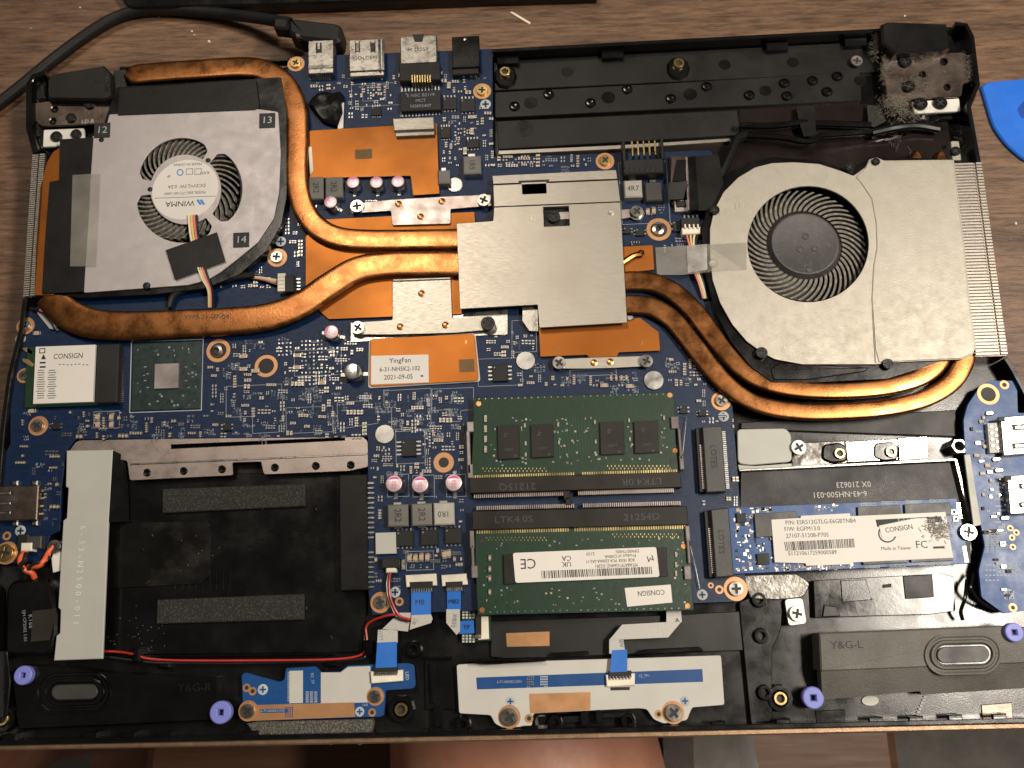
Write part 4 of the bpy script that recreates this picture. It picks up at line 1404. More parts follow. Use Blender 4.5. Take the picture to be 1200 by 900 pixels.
# tape and stickers
part('black_tape', MB().prism([(140, 104), (300, 93), (304, 126), (298, 128.5), (138, 135)], ZL + .00035, ZL + .0001, 'tape_black', .00005), FL, label='black tape strip along the fan top')
part('black_tape', MB().prism([(70, 163), (109, 161), (106, 205), (102, 260), (98, 342), (49, 344), (52, 290), (58, 213), (69, 211)], ZL + .00038, ZL + .0001, 'tape_black', .00005), FL, label='black tape strip over the fan exhaust')
part('clear_tape', MB().prism([(85, 205), (117, 203), (115, 250), (112, 312), (82, 312)], ZL + .00055, ZL + .0004, 'clear_tape', 0), FL)
part('black_tape', MB().prism([(194, 293), (254, 272), (264, 306), (205, 328)], ZL + .0009, ZL + .0007, 'tape_black', .00005), FL, label='tilted black tape square over the fan wires')
for s, q in (('12', (119.5, 152.5)), ('13', (313, 141)), ('14', (282.5, 281))):
    b = MB().prism(Q(*q, 18.5, 17), ZL + .0003, ZL + .0001, 'ink', .00003)
    b.text(s, q[0], q[1], 9, ZL + .00031, 'silk', sx=1.05)
    part('number_sticker', b, FL, label='black sticker reading ' + s)
cols = ('wire_white', 'wire_yellow', 'wire_pink', 'wire_black')
for k, m in enumerate(cols):
    o_ = k * 3.1
    part('fan_wire', MB().wire([(221 + o_, 252, ZL + .0006), (222 + o_, 265, ZL + .0009), (224 + o_, 280, ZL + .0002), (230 + o_ * .8, 305, ZL + .0003), (236 + o_ * .8, 325, ZL + .0008), (244 + o_ * .5, 340, ZL), (245 + o_ * .5, 360, ZB + .001)], .00042, m, 6), FL)
    part('fan_wire', MB().wire([(292, 324 + k * .8, ZB + .0008), (306, 325 + k * 1.2, ZB + .0014), (318, 327 + k * 1.5, ZB + .0015), (327, 328 + k * 2.2, ZB + .0012)], .0003, m, 6), FL)
part('fan_wire', MB().wire([(198, 360, ZB + .0015), (203, 347, ZB + .002), (215, 340, ZB + .002), (240, 333, ZB + .002), (275, 325, ZB + .002), (298, 322, ZB + .0015)], .0012, 'wire_black', 8), FL)
b = MB().prism(LTRB(325, 320, 334, 341), ZB + .0028, ZB, 'white_nylon', .0002)
b.prism(LTRB(334, 322, 344, 342), ZB + .0032, ZB, 'chip', .0002)
for k in range(4):
    b.prism(Q(348, 327 + k * 4, 8, 1.7), ZB + .0004, ZB, 'solder', 0)
    b.prism(Q(329, 324 + k * 4.5, 8, 1), ZB + .003, ZB + .0027, 'silk_plain', 0)
ko(320, 318, 354, 346)
part('fan_connector', b, MBD, label='small white and black four pin fan plug')
b = MB().prism(LTRB(798, 255, 820, 266), ZB + .0032, ZB, 'chip', .0002)
b.prism(LTRB(799, 265, 821, 274), ZB + .0028, ZB, 'white_nylon', .0003)
for k in range(4):
    b.prism(Q(803 + k * 5, 265, 2, 5), ZB + .0034, ZB + .0026, 'white_nylon', .0001)
    b.prism(Q(802 + k * 5, 254, 1.8, 4), ZB + .0006, ZB, 'solder', 0)
ko(794, 250, 826, 278)
part('fan_connector', b, MBD, label='small white and black four pin plug beside the right fan')
for k, m in enumerate(('wire_pink', 'wire_yellow', 'wire_white', 'wire_black')):
    part('fan_wire', MB().wire([(804 + k * 5, 273, ZB + .0015), (806 + k * 3.4, 281, ZB + .002), (808 + k * 2.5, 290, ZB + .002), (810 + k * 2.5, 310, ZB + .0022), (818 + k * 2, 330, ZB + .002), (824 + k * 2, 350, ZB + .001)], .0004, m, 6), FR)
part('clear_tape', MB().slab([(768, 290, ZB + .0012), (800, 288, ZB + .003), (832, 286, ZFN + .0003), (875, 284, ZFN + .0002), (875, 316, ZFN + .0002), (832, 318, ZFN + .0003), (800, 322, ZB + .003), (770, 322, ZB + .0012)], .00008, 'clear_tape'), FR, label='clear tape holding the right fan wires')
part('smoke_tape', MB().slab([(805, 288, ZB + .0034), (828, 286, ZFN + .0005), (829, 316, ZFN + .0005), (806, 320, ZB + .0034)], .00006, 'smoke_tape'), FR)
# copper strip at the left fan
part('fin_base', MB().prism([(55, 190), (62, 178), (74, 170), (74, 215), (62, 346), (40, 346), (42, 290), (47, 220)], ZL - .0002, ZB, 'copper', .0001), lap, label='copper strip beside the left fins')
b = MB().slab([(39, 360, ZB + .001), (52, 363, ZB + .0022), (66, 377, ZB + .0022), (68, 387, ZB + .0006), (58, 385, ZB + .001), (46, 370, ZB + .001)], .0004, 'ffc_white')
part('antenna_tape', b, lap, label='white cable sleeve end under the wide heat pipe')
part('antenna_lead', MB().wire([(36, 362, ZB + .001), (48, 364, ZB + .002), (60, 376, ZB + .002), (66, 386, ZB + .001)], .0007, 'wire_black').wire([(40, 362, ZB + .0012), (54, 366, ZB + .0026), (70, 378, ZB + .002)], .0006, 'wire_pink'), lap)

# ------------------------------------------------------------------ hinges
def hinge(label, body, barrel, plate, white, cyl, screws, bscrews, holes, zt):
    b = MB()
    b.prism(rnd(body, 3), ZF + .002, ZF, 'plastic_gloss', .0004)
    o = part('hinge', b, lap, label=label)
    q = barrel
    m = MB()
    top = [P(x, y, zt) for x, y in q]
    m.wprism([(p.x, p.y) for p in top], zt, ZF - .001, 'hinge_black', .0007)
    part('hinge_barrel', m, o)
    part('hinge_plate', MB().plate(rnd(plate, 2.5), [circ(x, y, r, 14) for x, y, r in holes], ZB + .0014, .0010, 'steel_dirty', .0002), o)
    if holes:
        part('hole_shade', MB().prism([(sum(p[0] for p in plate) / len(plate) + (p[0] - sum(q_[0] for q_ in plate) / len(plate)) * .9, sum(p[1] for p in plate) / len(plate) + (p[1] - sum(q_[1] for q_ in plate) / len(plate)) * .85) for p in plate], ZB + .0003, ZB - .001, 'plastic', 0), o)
    part('hinge_tab', MB().prism(rnd(white, 1.5), ZB + .0004, ZB - .0006, 'white_paint', .0002), o)
    for x, y, r in screws:
        hw('screw', S_BLACK, x, y, ZB + .0014, r, o)
    for x, y, r in bscrews:
        hw('screw', S_BLACK, x, y, ZB + .0004, r, o)
    return o


HR = hinge('right display hinge with a brown metal plate full of lint', [(1030, 34), (1130, 30), (1138, 60), (1145, 110), (1132, 140), (1070, 140), (1040, 130)],
           [(1033, 28), (1041, 24.5), (1110, 27), (1114, 55), (1104, 58.5), (1049, 62), (1034, 50)],
           [(1034, 66), (1050, 65), (1128, 61), (1136, 66), (1138, 96), (1129, 98), (1127, 113), (1040, 117)],
           [(1069, 119), (1124, 115), (1126, 130), (1072, 133)], None, ((1060, 74, 7.5), (1064, 103, 7.5)), ((1078, 123, 8), (1101, 122, 8)), ((1081, 87, 4), (1106, 72, 4.5), (1110, 102, 4)), ZB + .006)
b = MB().prism([(1050, 50), (1112, 46.5), (1112.5, 56), (1049, 60)], ZB + .0061, ZB + .003, 'hinge_black', .0005)
part('barrel_lip', b, HR)
part('stamped_mark', MB().text('000', 1092, 101, 4, ZB + .0014, 'steel').text('L', 1107, 83, 5, ZB + .0014, 'steel'), HR)
HL = hinge('left display hinge with a grey metal plate and black barrel', [(36, 96), (60, 88), (130, 84), (136, 130), (128, 160), (60, 170), (36, 150)],
           [(55, 93), (60, 86), (121, 76), (131, 86), (132, 113), (124, 117), (55, 116)],
           [(38, 121), (60, 118), (124, 117), (136, 131), (134, 142), (122, 145), (48, 148), (40, 140)],
           [(51, 152), (98, 150), (99, 164), (68, 171), (50, 172)], None, ((84, 139, 5.8), (106, 123, 6)), ((67, 161, 6.5), (90, 158, 6)), ((64, 128, 4), (62, 142, 4)), ZB + .0045)
part('stamped_mark', MB().text('LD-R', 103, 142.5, 5, ZB + .0014, 'silk_plain'), HL)
part('barrel_end', MB().lathe(P(126, 98, ZB + .0046), [(.0022, ZB + .0044), (.002, ZB + .0047), (.0012, ZB + .0047), (.0008, ZB + .0044), (.0001, ZB + .0043)], 'hinge_black', 18, sx=.6, sy=1.6), HL)
part('corner_guard', MB().prism(rnd([(31, 97), (36, 88), (52, 86), (55, 116), (42, 118), (48, 148), (50, 172), (44, 176), (30, 152)], 4), ZB + .0006, ZF, 'hinge_black', .0008), HL)
hw('screw', S_BLACK, 42, 98, ZB + .0007, 5, HL)
hw('screw', S_BLACK, 44, 158, ZB + .0007, 4.5, HL)
part('foam_block', MB().prism([(132, 82), (146, 80), (146, 122), (140, 134), (132, 122)], ZB + .002, ZF, 'foam_dark', .0006), HL)
hb_ = MB().prism(rnd([(1114, 165), (1124, 165), (1127, 188), (1116, 188)], 2), ZB + .0005, ZF, 'alu', .0002)
ob = part('screw_tab', hb_, lap, label='silver tab with black screw above the right fins')
hw('screw', S_BLACK, 1119, 178, ZB + .0005, 6, ob)
# display cables
b = MB()
CBL = part('display_cable', MB().wire([(866, 147, ZF + .0045), (890, 148, ZF + .005), (915, 147, ZF + .005), (937, 144, ZF + .004), (960, 145, ZF + .003), (1020, 147, ZF + .003)], .0013, 'plastic_gloss', 10), lap, label='glossy black display cable running to the right hinge')
part('cable_strand', MB().wire([(872, 159, ZF + .0045), (895, 160, ZF + .005), (920, 162, ZF + .005), (942, 166, ZF + .005), (955, 165, ZF + .005), (962, 159, ZF + .005), (985, 157, ZF + .005), (1025, 154, ZF + .004), (1050, 150, ZF + .003)], .0011, 'plastic_gloss', 10), CBL)
part('cable_strand', MB().wire([(874, 158, ZF + .004), (864, 163, ZF + .005), (856, 180, ZF + .0055), (848, 198, ZF + .0055), (838, 214, ZF + .005), (830, 235, ZB + .002)], .0017, 'tape_black', 10), CBL)
part('cable_strand', MB().wire([(1022, 156, ZF + .004), (1050, 150, ZF + .005), (1075, 148, ZF + .004), (1100, 152, ZF + .003)], .0013, 'tape_black', 8), CBL)
part('cable_tape', MB().slab([(933, 125, ZF + .003), (954, 123, ZF + .003), (956, 142, ZF + .0052), (956, 158, ZF + .004), (942, 160, ZF + .004), (937, 144, ZF + .0052)], .0003, 'plastic_matte'), CBL)
part('cable_tape', MB().slab([(1016, 123, ZF + .0025), (1032, 124, ZF + .003), (1038, 142, ZF + .0035), (1024, 149, ZF + .004), (1018, 146, ZF + .004)], .0003, 'foam_dark'), CBL)
rgw = random.Random(14)
cr = MB()
NX, NY = 14, 6
vs = []
for a_ in range(NX + 1):
    for b_ in range(NY + 1):
        vs.append(P(1022 + a_ * 5.6 + rgw.uniform(-1.5, 1.5), 156 - a_ * 1.6 + (b_ - 3) * (4.2 - abs(a_ - 7) * .25) + rgw.uniform(-1, 1), ZF + .0014 + (.0026 if 0 < b_ < NY else 0) * rgw.uniform(.3, 1.1)))
cr.raw(vs, [(a_ * (NY + 1) + b_, a_ * (NY + 1) + b_ + 1, (a_ + 1) * (NY + 1) + b_ + 1, (a_ + 1) * (NY + 1) + b_)[::1] for a_ in range(NX) for b_ in range(NY)], 'film_black')
part('crumpled_film', cr, CBL)

# ------------------------------------------------------------------ memory
def chip_on(parent, poly, zt, th=.0009, m='chip_brown', name='memory_chip', logo=True):
    b = MB().prism(poly, zt, zt - th, m, .0001)
    cx, cy = sum(p[0] for p in poly) / 4, sum(p[1] for p in poly) / 4
    if logo:
        b.text('M', cx - 3, cy - 8, 5, zt, 'ink_grey', d=(.35, -.9)).text('1DB77', cx, cy + 9, 3, zt, 'ink_grey')
        b.lathe(P(cx + 8, cy + 16, zt), [(.0004, zt + .00003), (.00001, zt + .00003)], 'chip_grey', 12)
    return part(name, b, parent)


ZM = ZB + .0030
KO_save = list(KO)


def board_bits(b, quad, zt, n, seed, mats=('solder',), avoid=(), s=(1.2, 2.2)):
    """tiny solder points and parts inside a quad"""
    rg = random.Random(seed)
    A, B, C, D = [Vector(p) for p in quad]
    k = 0
    while k < n:
        u, v = rg.random(), rg.random()
        p = A.lerp(B, u).lerp(D.lerp(C, u), v)
        k += 1
        if any(x0 < p.x < x1 and y0 < p.y < y1 for x0, y0, x1, y1 in avoid):
            continue
        w, h = rg.choice(s), rg.choice(s)
        b.prism(Q(p.x, p.y, w, h), zt + .00012, zt, rg.choice(mats), 0)


g1 = [(555, 466), (790, 460), (792, 520), (795, 553), (552, 560), (554, 520)]
b = MB().prism(g1, ZM, ZM - .001, 'pcb_green', .0001)
for k in range(88):
    f = (k + .5) / 88
    if .50 < f < .535:
        continue
    b.prism(Q(553 + f * 241, 559.5 - f * 7, 1.5, 5), ZM + .00003, ZM, 'gold', 0)
    b.prism(Q(560 + f * 226, 467.5 - f * 6, 1.2, 1.2), ZM + .00004, ZM, 'solder', 0) if k % 3 == 0 else None
for k in range(20):
    b.prism(Q(655 + (k % 10) * 3.4, 510 - (k // 10) * 24, .5, 42), ZM + .00004, ZM, 'trace', 0) if k < 10 else None
R1 = part('memory_module', b, lap, label='green memory stick with four bare chips, upper of the two')
for q in ([(583, 499), (608, 497.5), (609, 537), (584, 538.5)], [(622, 498), (648, 496.5), (649, 535), (623, 536.5)], [(703, 495), (731, 493.5), (732, 532), (704, 533)], [(743, 494), (771, 492.5), (772, 530), (744, 531.5)]):
    chip_on(R1, q, ZM + .0009)
SMDC = MB()
box(SMDC, 0, 0, 0, 1.0 * mm, .8 * mm, .55 * mm, 'mlcc', .00005)
box(SMDC, -.75 * mm, 0, 0, .5 * mm, .84 * mm, .58 * mm, 'solder', .00005)
box(SMDC, .75 * mm, 0, 0, .5 * mm, .84 * mm, .58 * mm, 'solder', .00005)
SMDC = SMDC.mesh('chip_capacitor')
SMDL = MB()
box(SMDL, 0, 0, 0, 2.0 * mm, 1.6 * mm, .8 * mm, 'mlcc', .00008)
box(SMDL, -1.3 * mm, 0, 0, .7 * mm, 1.66 * mm, .84 * mm, 'solder', .00008)
box(SMDL, 1.3 * mm, 0, 0, .7 * mm, 1.66 * mm, .84 * mm, 'solder', .00008)
SMDL = SMDL.mesh('chip_capacitor')
for y in (491, 503, 515, 527):
    comp('chip_capacitor', SMDC, 569, y, R1, 90, 1.15, ZM, 0)
for x, y in ((615, 499), (654, 498), (616, 520), (655, 519), (697, 495), (737, 493), (778, 490), (698, 518), (738, 515), (616, 533)):
    comp('chip_capacitor', SMDC, x, y, R1, 90, .75, ZM, 0)
b = MB()
board_bits(b, [(575, 490), (780, 486), (784, 540), (575, 546)], ZM, 160, 5, ('solder', 'silk_dim', 'mlcc'), ((581, 494, 610, 540), (620, 493, 650, 540), (700, 490, 733, 535), (741, 490, 774, 534)))
for x0, x1, y in ((566, 640, 549), (712, 785, 546)):
    for k in range(34):
        b.prism(Q(x0 + (x1 - x0) * k / 33, y + (k % 2) * 3, 1, 1.8), ZM + .0001, ZM, 'gold', 0)
part('solder_points', b, R1, kind='stuff')
for x, y, m in ((561, 473, 'rivet_copper'), (785, 463, 'copper_pad'), (791, 528, 'rivet_copper'), (563, 548, 'ink'), (788, 540, 'ink')):
    b = MB().lathe(P(x, y, ZM), [(3.2 * K(x, y, ZM), ZM + .00002), (3 * K(x, y, ZM), ZM + .00006), (.00001, ZM + .00005)], m, 16)
    part('corner_hole', b, R1)
g2 = [(557, 622), (806, 616), (809, 660), (813, 715), (560, 721), (557, 660)]
b = MB().prism(g2, ZM, ZM - .001, 'pcb_green', .0001)
for k in range(88):
    f = (k + .5) / 88
    if .44 < f < .47:
        continue
    b.prism(Q(558 + f * 246, 623 - f * 6, 1.5, 5), ZM + .00003, ZM, 'gold', 0)
    b.prism(Q(565 + f * 240, 717.5 - f * 5, 1.3, 1.3), ZM + .00004, ZM, 'solder', 0) if k % 3 == 0 else None
R2 = part('memory_module', b, lap, label='green memory stick with a white printed label and a CONSIGN sticker, lower of the two')
chip_on(R2, [(590, 650), (603, 649), (605, 684), (591, 685)], ZM + .0009, logo=False)
chip_on(R2, [(770, 642), (781, 641), (783, 675), (771, 676)], ZM + .0009, logo=False)
for y in (654, 667, 678, 694):
    comp('chip_capacitor', SMDC, 574, y, R2, 90, 1.0, ZM, 0)
for y in (650, 662, 672):
    comp('chip_capacitor', SMDC, 792, y, R2, 90, .8, ZM, 0)
b = MB()
board_bits(b, [(565, 634), (800, 628), (806, 708), (568, 712)], ZM, 150, 6, ('solder', 'silk_dim', 'mlcc'), ((586, 640, 785, 688), (728, 680, 792, 714)))
for x0, x1, y in ((570, 640, 630), (718, 795, 626)):
    for k in range(34):
        b.prism(Q(x0 + (x1 - x0) * k / 33, y + (k % 2) * 3, 1, 1.8), ZM + .0001, ZM, 'gold', 0)
part('solder_points', b, R2, kind='stuff')
for x, y, m in ((565, 715, 'rivet_copper'), (806, 710, 'rivet_copper'), (565, 634, 'ink'), (796, 626, 'ink'), (801, 640, 'rivet_copper')):
    part('corner_hole', MB().lathe(P(x, y, ZM), [(3.2 * K(x, y, ZM), ZM + .00002), (3 * K(x, y, ZM), ZM + .00006), (.00001, ZM + .00005)], m, 16), R2)
zl2 = ZM + .00105
b = MB().prism(rnd([(601, 648), (769, 641), (773, 676), (604, 683)], 3), zl2, zl2 - .0001, 'label_white', 0)
dd = (-1, .04)
b.text('MTA8ATF1G64HZ-3G2R1', 722, 662.5, 4.0, zl2, 'ink', d=dd, sx=.82).text('8GB 1RX8  PC4-3200AA-SA2-11', 715, 657, 3.8, zl2, 'ink', d=dd, sx=.80).text('Product of CHINA', 727, 651.5, 3.8, zl2, 'ink', d=dd, sx=.9)
b.text('DPARDTH002', 735, 646, 3.6, zl2, 'ink', d=dd, sx=.9).text('2120', 692, 649, 3.6, zl2, 'ink', d=dd)
b.text('CE', 619, 660, 12, zl2, 'ink', d=dd, sx=.95).text('UK', 664, 661, 6, zl2, 'ink', d=dd).text('CA', 664, 654, 6, zl2, 'ink', d=dd)
b.text('M', 762, 654, 7, zl2, 'ink', d=(-1, .3), sx=1.1)
b.bars([(634, 669), (765, 664), (766, 672.5), (635, 678)], zl2 + .00005, 'ink', 90, 3)
part('label', b, R2, label='white memory label printed upside down')
b = MB().prism([(732, 689), (786, 685), (788, 706), (735, 711)], ZM + .0002, ZM + .00005, 'label_white', 0)
b.text('CONSIGN', 763, 694.5, 6, ZM + .0002, 'ink', d=(-1, .06), sx=.85)
part('consign_sticker', b, R2, label='white CONSIGN sticker')


def socket(poly, pins_y, txt, d, px, label):
    b = MB().prism(poly, ZM + .0008, ZB, 'chip_brown', .0002)
    for t, x, y in txt:
        b.text(t, x, y, 8, ZM + .0008, 'chip_grey', d=d, sx=1.2)
    o = part('memory_socket', b, lap, label=label)
    b = MB()
    for k in range(100):
        f = (k + .5) / 100
        x = poly[0][0] + 5 + f * (poly[1][0] - poly[0][0] - 12)
        if .475 < f < .52:
            continue
        y = pins_y[0] + (pins_y[1] - pins_y[0]) * f
        b.prism(Q(x, y, 1.3, 4.5), ZM - .0004, ZB, 'alu_pink', 0)
    part('socket_pins', b, o, kind='stuff')
    return o


k1 = socket([(550, 560), (797, 553), (799, 571), (551, 578)], (581.5, 574.5), (('LTK4.0R', 752, 564), ('21215Q', 606, 570)), (-1, None), 0, 'brown black socket holding the upper memory stick')
k2_ = socket([(553, 599), (805, 593), (807, 615), (554, 621)], (595.5, 589.5), (('LTK4.0S', 602, 609), ('21254D', 752, 606)), (1, None), 0, 'brown black socket holding the lower memory stick')
for o_, q in ((k1, (664, 581)), (k2_, (666, 587))):
    part('socket_block', MB().prism(Q(*q, 7, 9), ZM, ZB, 'chip', .0002), o_)
for o_, pts in ((k1, [(551, 500, 8, 12), (549, 530, 4, 50), (551, 552, 6, 16), (791, 495, 9, 14), (797, 520, 3, 36), (799, 542, 5, 16)]), (k2_, [(553, 632, 5, 20), (554, 652, 3, 26), (556, 670, 7, 14), (806, 625, 5, 18), (807, 646, 3, 28), (806, 671, 8, 16)])):
    for x, y, w, h in pts:
        part('latch', MB().prism(Q(x, y, w, h), ZM + .0010, ZB, 'die', .0002), o_)
part('latch_spring', MB().wire([(800, 489, ZB + .001), (804, 490, ZB + .001), (800, 532, ZB + .002)], .0001, 'steel', 5).wire([(546, 500, ZB + .001), (543, 500, ZB + .001), (551, 545, ZB + .001)], .0001, 'steel', 5), k1)
part('latch_spring', MB().wire([(809, 640, ZB + .002), (815, 665, ZB + .001), (820, 690, ZB + .001)], .0001, 'steel', 5), k2_)
ko(545, 455, 815, 725)

# ------------------------------------------------------------------ M.2 slots, SSD, wireless card
def m2slot(poly, label, x, y0, y1, txtp):
    b = MB().prism(poly, ZB + .0040, ZB, 'chip_grey', .0003)
    px = poly[0][0]
    b.prism([(px - 8, poly[0][1] + 2), (px, poly[0][1] + 1), (poly[3][0], poly[3][1] - 1), (poly[3][0] - 8, poly[3][1])], ZB + .0022, ZB, 'chip', .0002)
    for k in range(30):
        f = (k + .5) / 30
        yy = y0 + (y1 - y0) * f
        if k > 6:
            b.prism(Q(x + f * (poly[3][0] - px), yy, 3, 1.3), ZB + .0026, ZB + .002, 'alu_pink', 0)
        b.prism(Q(poly[1][0] + 2 + f * (poly[2][0] - poly[1][0]), yy, 4, 1.3), ZB + .0004, ZB, 'solder', 0)
    b.text('LOTES', *txtp, 7, ZB + .004, 'chip', d=(.05, 1))
    ko(px - 10, poly[0][1] - 3, poly[1][0] + 8, poly[2][1] + 3)
    return part('expansion_slot', b, lap, label=label)


m2slot([(823, 500), (846, 499), (851, 576), (828, 577)], 'empty dark grey drive slot beside the upper memory stick', 820, 505, 573, (836, 535))
m2slot([(833, 597), (854, 595), (860, 675), (839, 677)], 'dark grey slot holding the solid state drive', 830, 602, 672, (845, 635))
ZS = ZB + .0018
b = MB().prism([(850, 595), (1121, 584), (1137, 660), (855, 673)], ZS, ZS - .0009, 'pcb_blue_plain', .0001)
SSD = part('solid_state_drive', b, lap, label='blue stick solid state drive with a white smudged label')
for q, n_ in (([(884, 602), (934, 599), (935, 612), (936, 626), (886, 630)], 'controller_chip'), ([(1005, 594), (1055, 591.5), (1057, 607), (1006, 609)], 'flash_chip'), ([(1060, 591), (1113, 588.5), (1116, 603), (1061, 606)], 'flash_chip'),
              ([(1010, 654), (1063, 651), (1064, 659), (1012, 662)], 'flash_chip'), ([(1067, 651), (1116, 648.5), (1117, 657), (1068, 659)], 'flash_chip'), ([(887, 649), (901, 648), (902, 661), (888, 662)], 'power_chip'), ([(863, 602), (874, 601), (875, 612), (864, 613)], 'power_chip')):
    part(n_, MB().prism(q, ZS + .0009, ZS, 'chip_grey' if 'flash' in n_ or 'con' in n_ else 'chip', .0001), SSD)
b = MB()
board_bits(b, [(860, 596), (905, 595), (908, 667), (864, 670)], ZS, 130, 9, ('solder', 'mlcc', 'chip', 'solder'), ((884, 600, 905, 628), (886, 648, 903, 663)), (1.5, 3, 4))
board_bits(b, [(905, 662), (1000, 658), (1002, 666), (907, 669)], ZS, 110, 10, ('solder', 'silk', 'mlcc'), (), (1, 2, 3))
board_bits(b, [(955, 592), (982, 591), (982, 598), (955, 599)], ZS, 20, 12, ('solder', 'silk', 'mlcc'), (), (1, 2.5))
for x, y in ((1018, 591), (1042, 589), (1070, 588), (1098, 587), (1022, 664), (1052, 663), (1086, 661), (1105, 660)):
    for k in (-6, 0, 6):
        b.plate(Q(x + k, y, 5.5, 3.2), [Q(x + k, y, 4.3, 2)[::-1]], ZS + .00004, .00003, 'silk', 0)
part('tiny_parts', b, SSD, kind='stuff')
b = MB()
for y in range(8):
    b.prism(Q(1123 + y * .35, 590 + y * 2.4, 4, 1.6), ZS + .0002, ZS, 'gold', 0)
    b.prism(Q(1130 + y * .4, 641 + y * 2.4, 4, 1.6), ZS + .0002, ZS, 'gold', 0)
for x, y in ((1118, 600), (1120, 608)):
    b.plate(Q(x, y, 6, 6), [Q(x, y, 3.4, 3.4)[::-1]], ZS + .0004, .0004, 'gold', .0001)
part('gold_pads', b, SSD)
zq = ZS + .0010
b = MB().prism([(904, 609), (938, 607), (939, 604.5), (996, 601.5), (996.5, 605), (1108, 600), (1117, 653.5), (1000, 659), (1000, 661), (945, 663), (944, 660), (908, 659)], zq, zq - .0001, 'label_white', 0)
b.text('P/N: ESR512GTLG-E6GBTNB4', 961.5, 611.5, 5.2, zq, 'ink_grey', sx=.90).text('F/W: EGFM13.0', 940, 619.8, 5.2, zq, 'ink_grey', sx=.9).text('27107-51208-P70S', 946, 627.5, 5.2, zq, 'ink_grey', sx=.92)
b.text('511210617259000589', 952, 648, 5, zq, 'ink_grey', sx=.92)
b.bars([(919, 635), (1001, 631), (1002, 641.5), (921, 645.5)], zq + .00005, 'ink', 62, 5)
b.prism([(1026, 609), (1103, 605), (1104, 611.5), (1028, 617.5)], zq + .00003, zq, 'ink', 0)
b.text('Solid State Drive', 1074, 610, 5.5, zq + .00004, 'silk', sx=.85)
b.text('Made in Taiwan', 1050, 642.5, 4.2, zq, 'ink_grey', sx=.95).text('FC', 1080, 638.5, 9, zq, 'ink', sx=1)
b.prism(Q(1100, 641.5, 13, 2.5), zq + .00003, zq, 'ink', 0)
b.plate(circ(1040, 625, 11, 24, 11), [circ(1040, 625, 9.3, 24, 9.3)[::-1]], zq + .00003, .00002, 'ink', 0)
LBL = part('label', b, SSD, label='white drive label with bar code')
b = MB().prism([(1030, 616), (1072, 607.5), (1086, 607), (1088, 624), (1034, 630.5)], zq + .00015, zq + .00008, 'label_white', 0)
b.text('CONSIGN', 1053.5, 619.5, 6, zq + .00016, 'ink', d=(1, -.14), sx=.88)
part('consign_sticker', b, SSD)
b = MB()
rg = random.Random(21)
for k in range(280):
    x, y = rg.gauss(1099, 8), rg.gauss(619, 6)
    c = P(x, y, zq + .0002 + rg.random() * .0003)
    a, l = rg.uniform(0, 6.3), rg.uniform(.0003, .0012)
    e = Vector((math.cos(a) * l, math.sin(a) * l, 0))
    n = Vector((-e.y, e.x, 0)).normalized() * .00007
    b.raw([c - n, c + e - n, c + e + n, c + n], [(0, 1, 2, 3)], 'lint' if k % 3 else 'chip_grey')
part('scratched_smudge', b, SSD, kind='stuff')
hw('screw', S_SILVER, 1133, 624, ZS, 10, SSD)
part('drive_post', MB().lathe(P(1133, 624, ZS), [(.002, ZF), (.002, ZS - .001), (.0001, ZS - .001)], 'steel', 16), SSD)

ZW = ZB + .0016
b = MB().prism(LTRB(30, 405, 132, 476), ZW, ZW - .0008, 'pcb_green', .0001)
for k in range(5):
    b.prism([(26, 408 + k * 2), (32, 407 + k * 2), (38, 412 + k * 2), (37, 415 + k * 2), (30, 412 + k * 2)], ZW + .0001 * k, ZW - .0001, 'gold', 0) if k in (0,) else None
b.prism([(26, 420), (33, 421), (40, 427), (38, 430), (27, 424)], ZW + .0001, ZW - .0001, 'gold', 0)
WC = part('wireless_card', b, lap, label='wireless card under a white CONSIGN label with symbols')
b = MB().prism(LTRB(40, 405, 110, 472), ZW + .0014, ZW, 'label_white', .0001)
zz = ZW + .0014
b.text('CONSIGN', 80, 417.5, 6.5, zz, 'ink', sx=.85)
rg = random.Random(31)
for k in range(13):
    y = 434 + k * 2.7
    for j in range(2):
        b.prism(Q(48 + j * 13 - k * .05, y, rg.uniform(7, 11), .9), zz + .00003, zz, 'ink_grey', 0)
for k in range(8):
    b.prism(Q(70 + k * 4.6, 427 + rg.uniform(-.6, .6), 2.4, .9), zz + .00003, zz, 'ink_grey', 0)
b.prism([(48, 421), (51, 415), (54, 421)], zz + .00003, zz, 'ink', 0)
b.plate(Q(49.5, 411, 7, 6), [Q(49.5, 411, 5, 4)[::-1]], zz + .00003, .00002, 'ink', 0)
for y in (425, 430):
    b.prism(Q(50, y, 7, 2), zz + .00003, zz, 'ink', 0)
part('label', b, WC, label='white card label reading CONSIGN')
b = MB().prism(LTRB(113, 403, 138, 472), ZB + .0036, ZB, 'chip', .0003)
for k in range(28):
    b.prism(Q(142, 407 + k * 2.35, 5, 1.2), ZB + .0004, ZB, 'solder', 0)
part('card_socket', b, lap, label='black socket holding the wireless card')
ko(22, 398, 148, 480)

# ------------------------------------------------------------------ small boards
def ffc_socket(parent, poly, lever, z, n=10, name='ribbon_socket'):
    b = MB().prism(poly, z + .0012, z, 'white_nylon', .0002)
    b.prism(lever, z + .0016, z + .0002, 'chip', .0002)
    A, B, C, D = [Vector(p) for p in lever]
    for k in range(n):
        f = (k + .5) / n
        p = D.lerp(C, f)
        b.prism(Q(p.x, p.y, 1.2, 4), z + .0018, z, 'gold' if False else 'solder', 0)
    return part(name, b, parent)


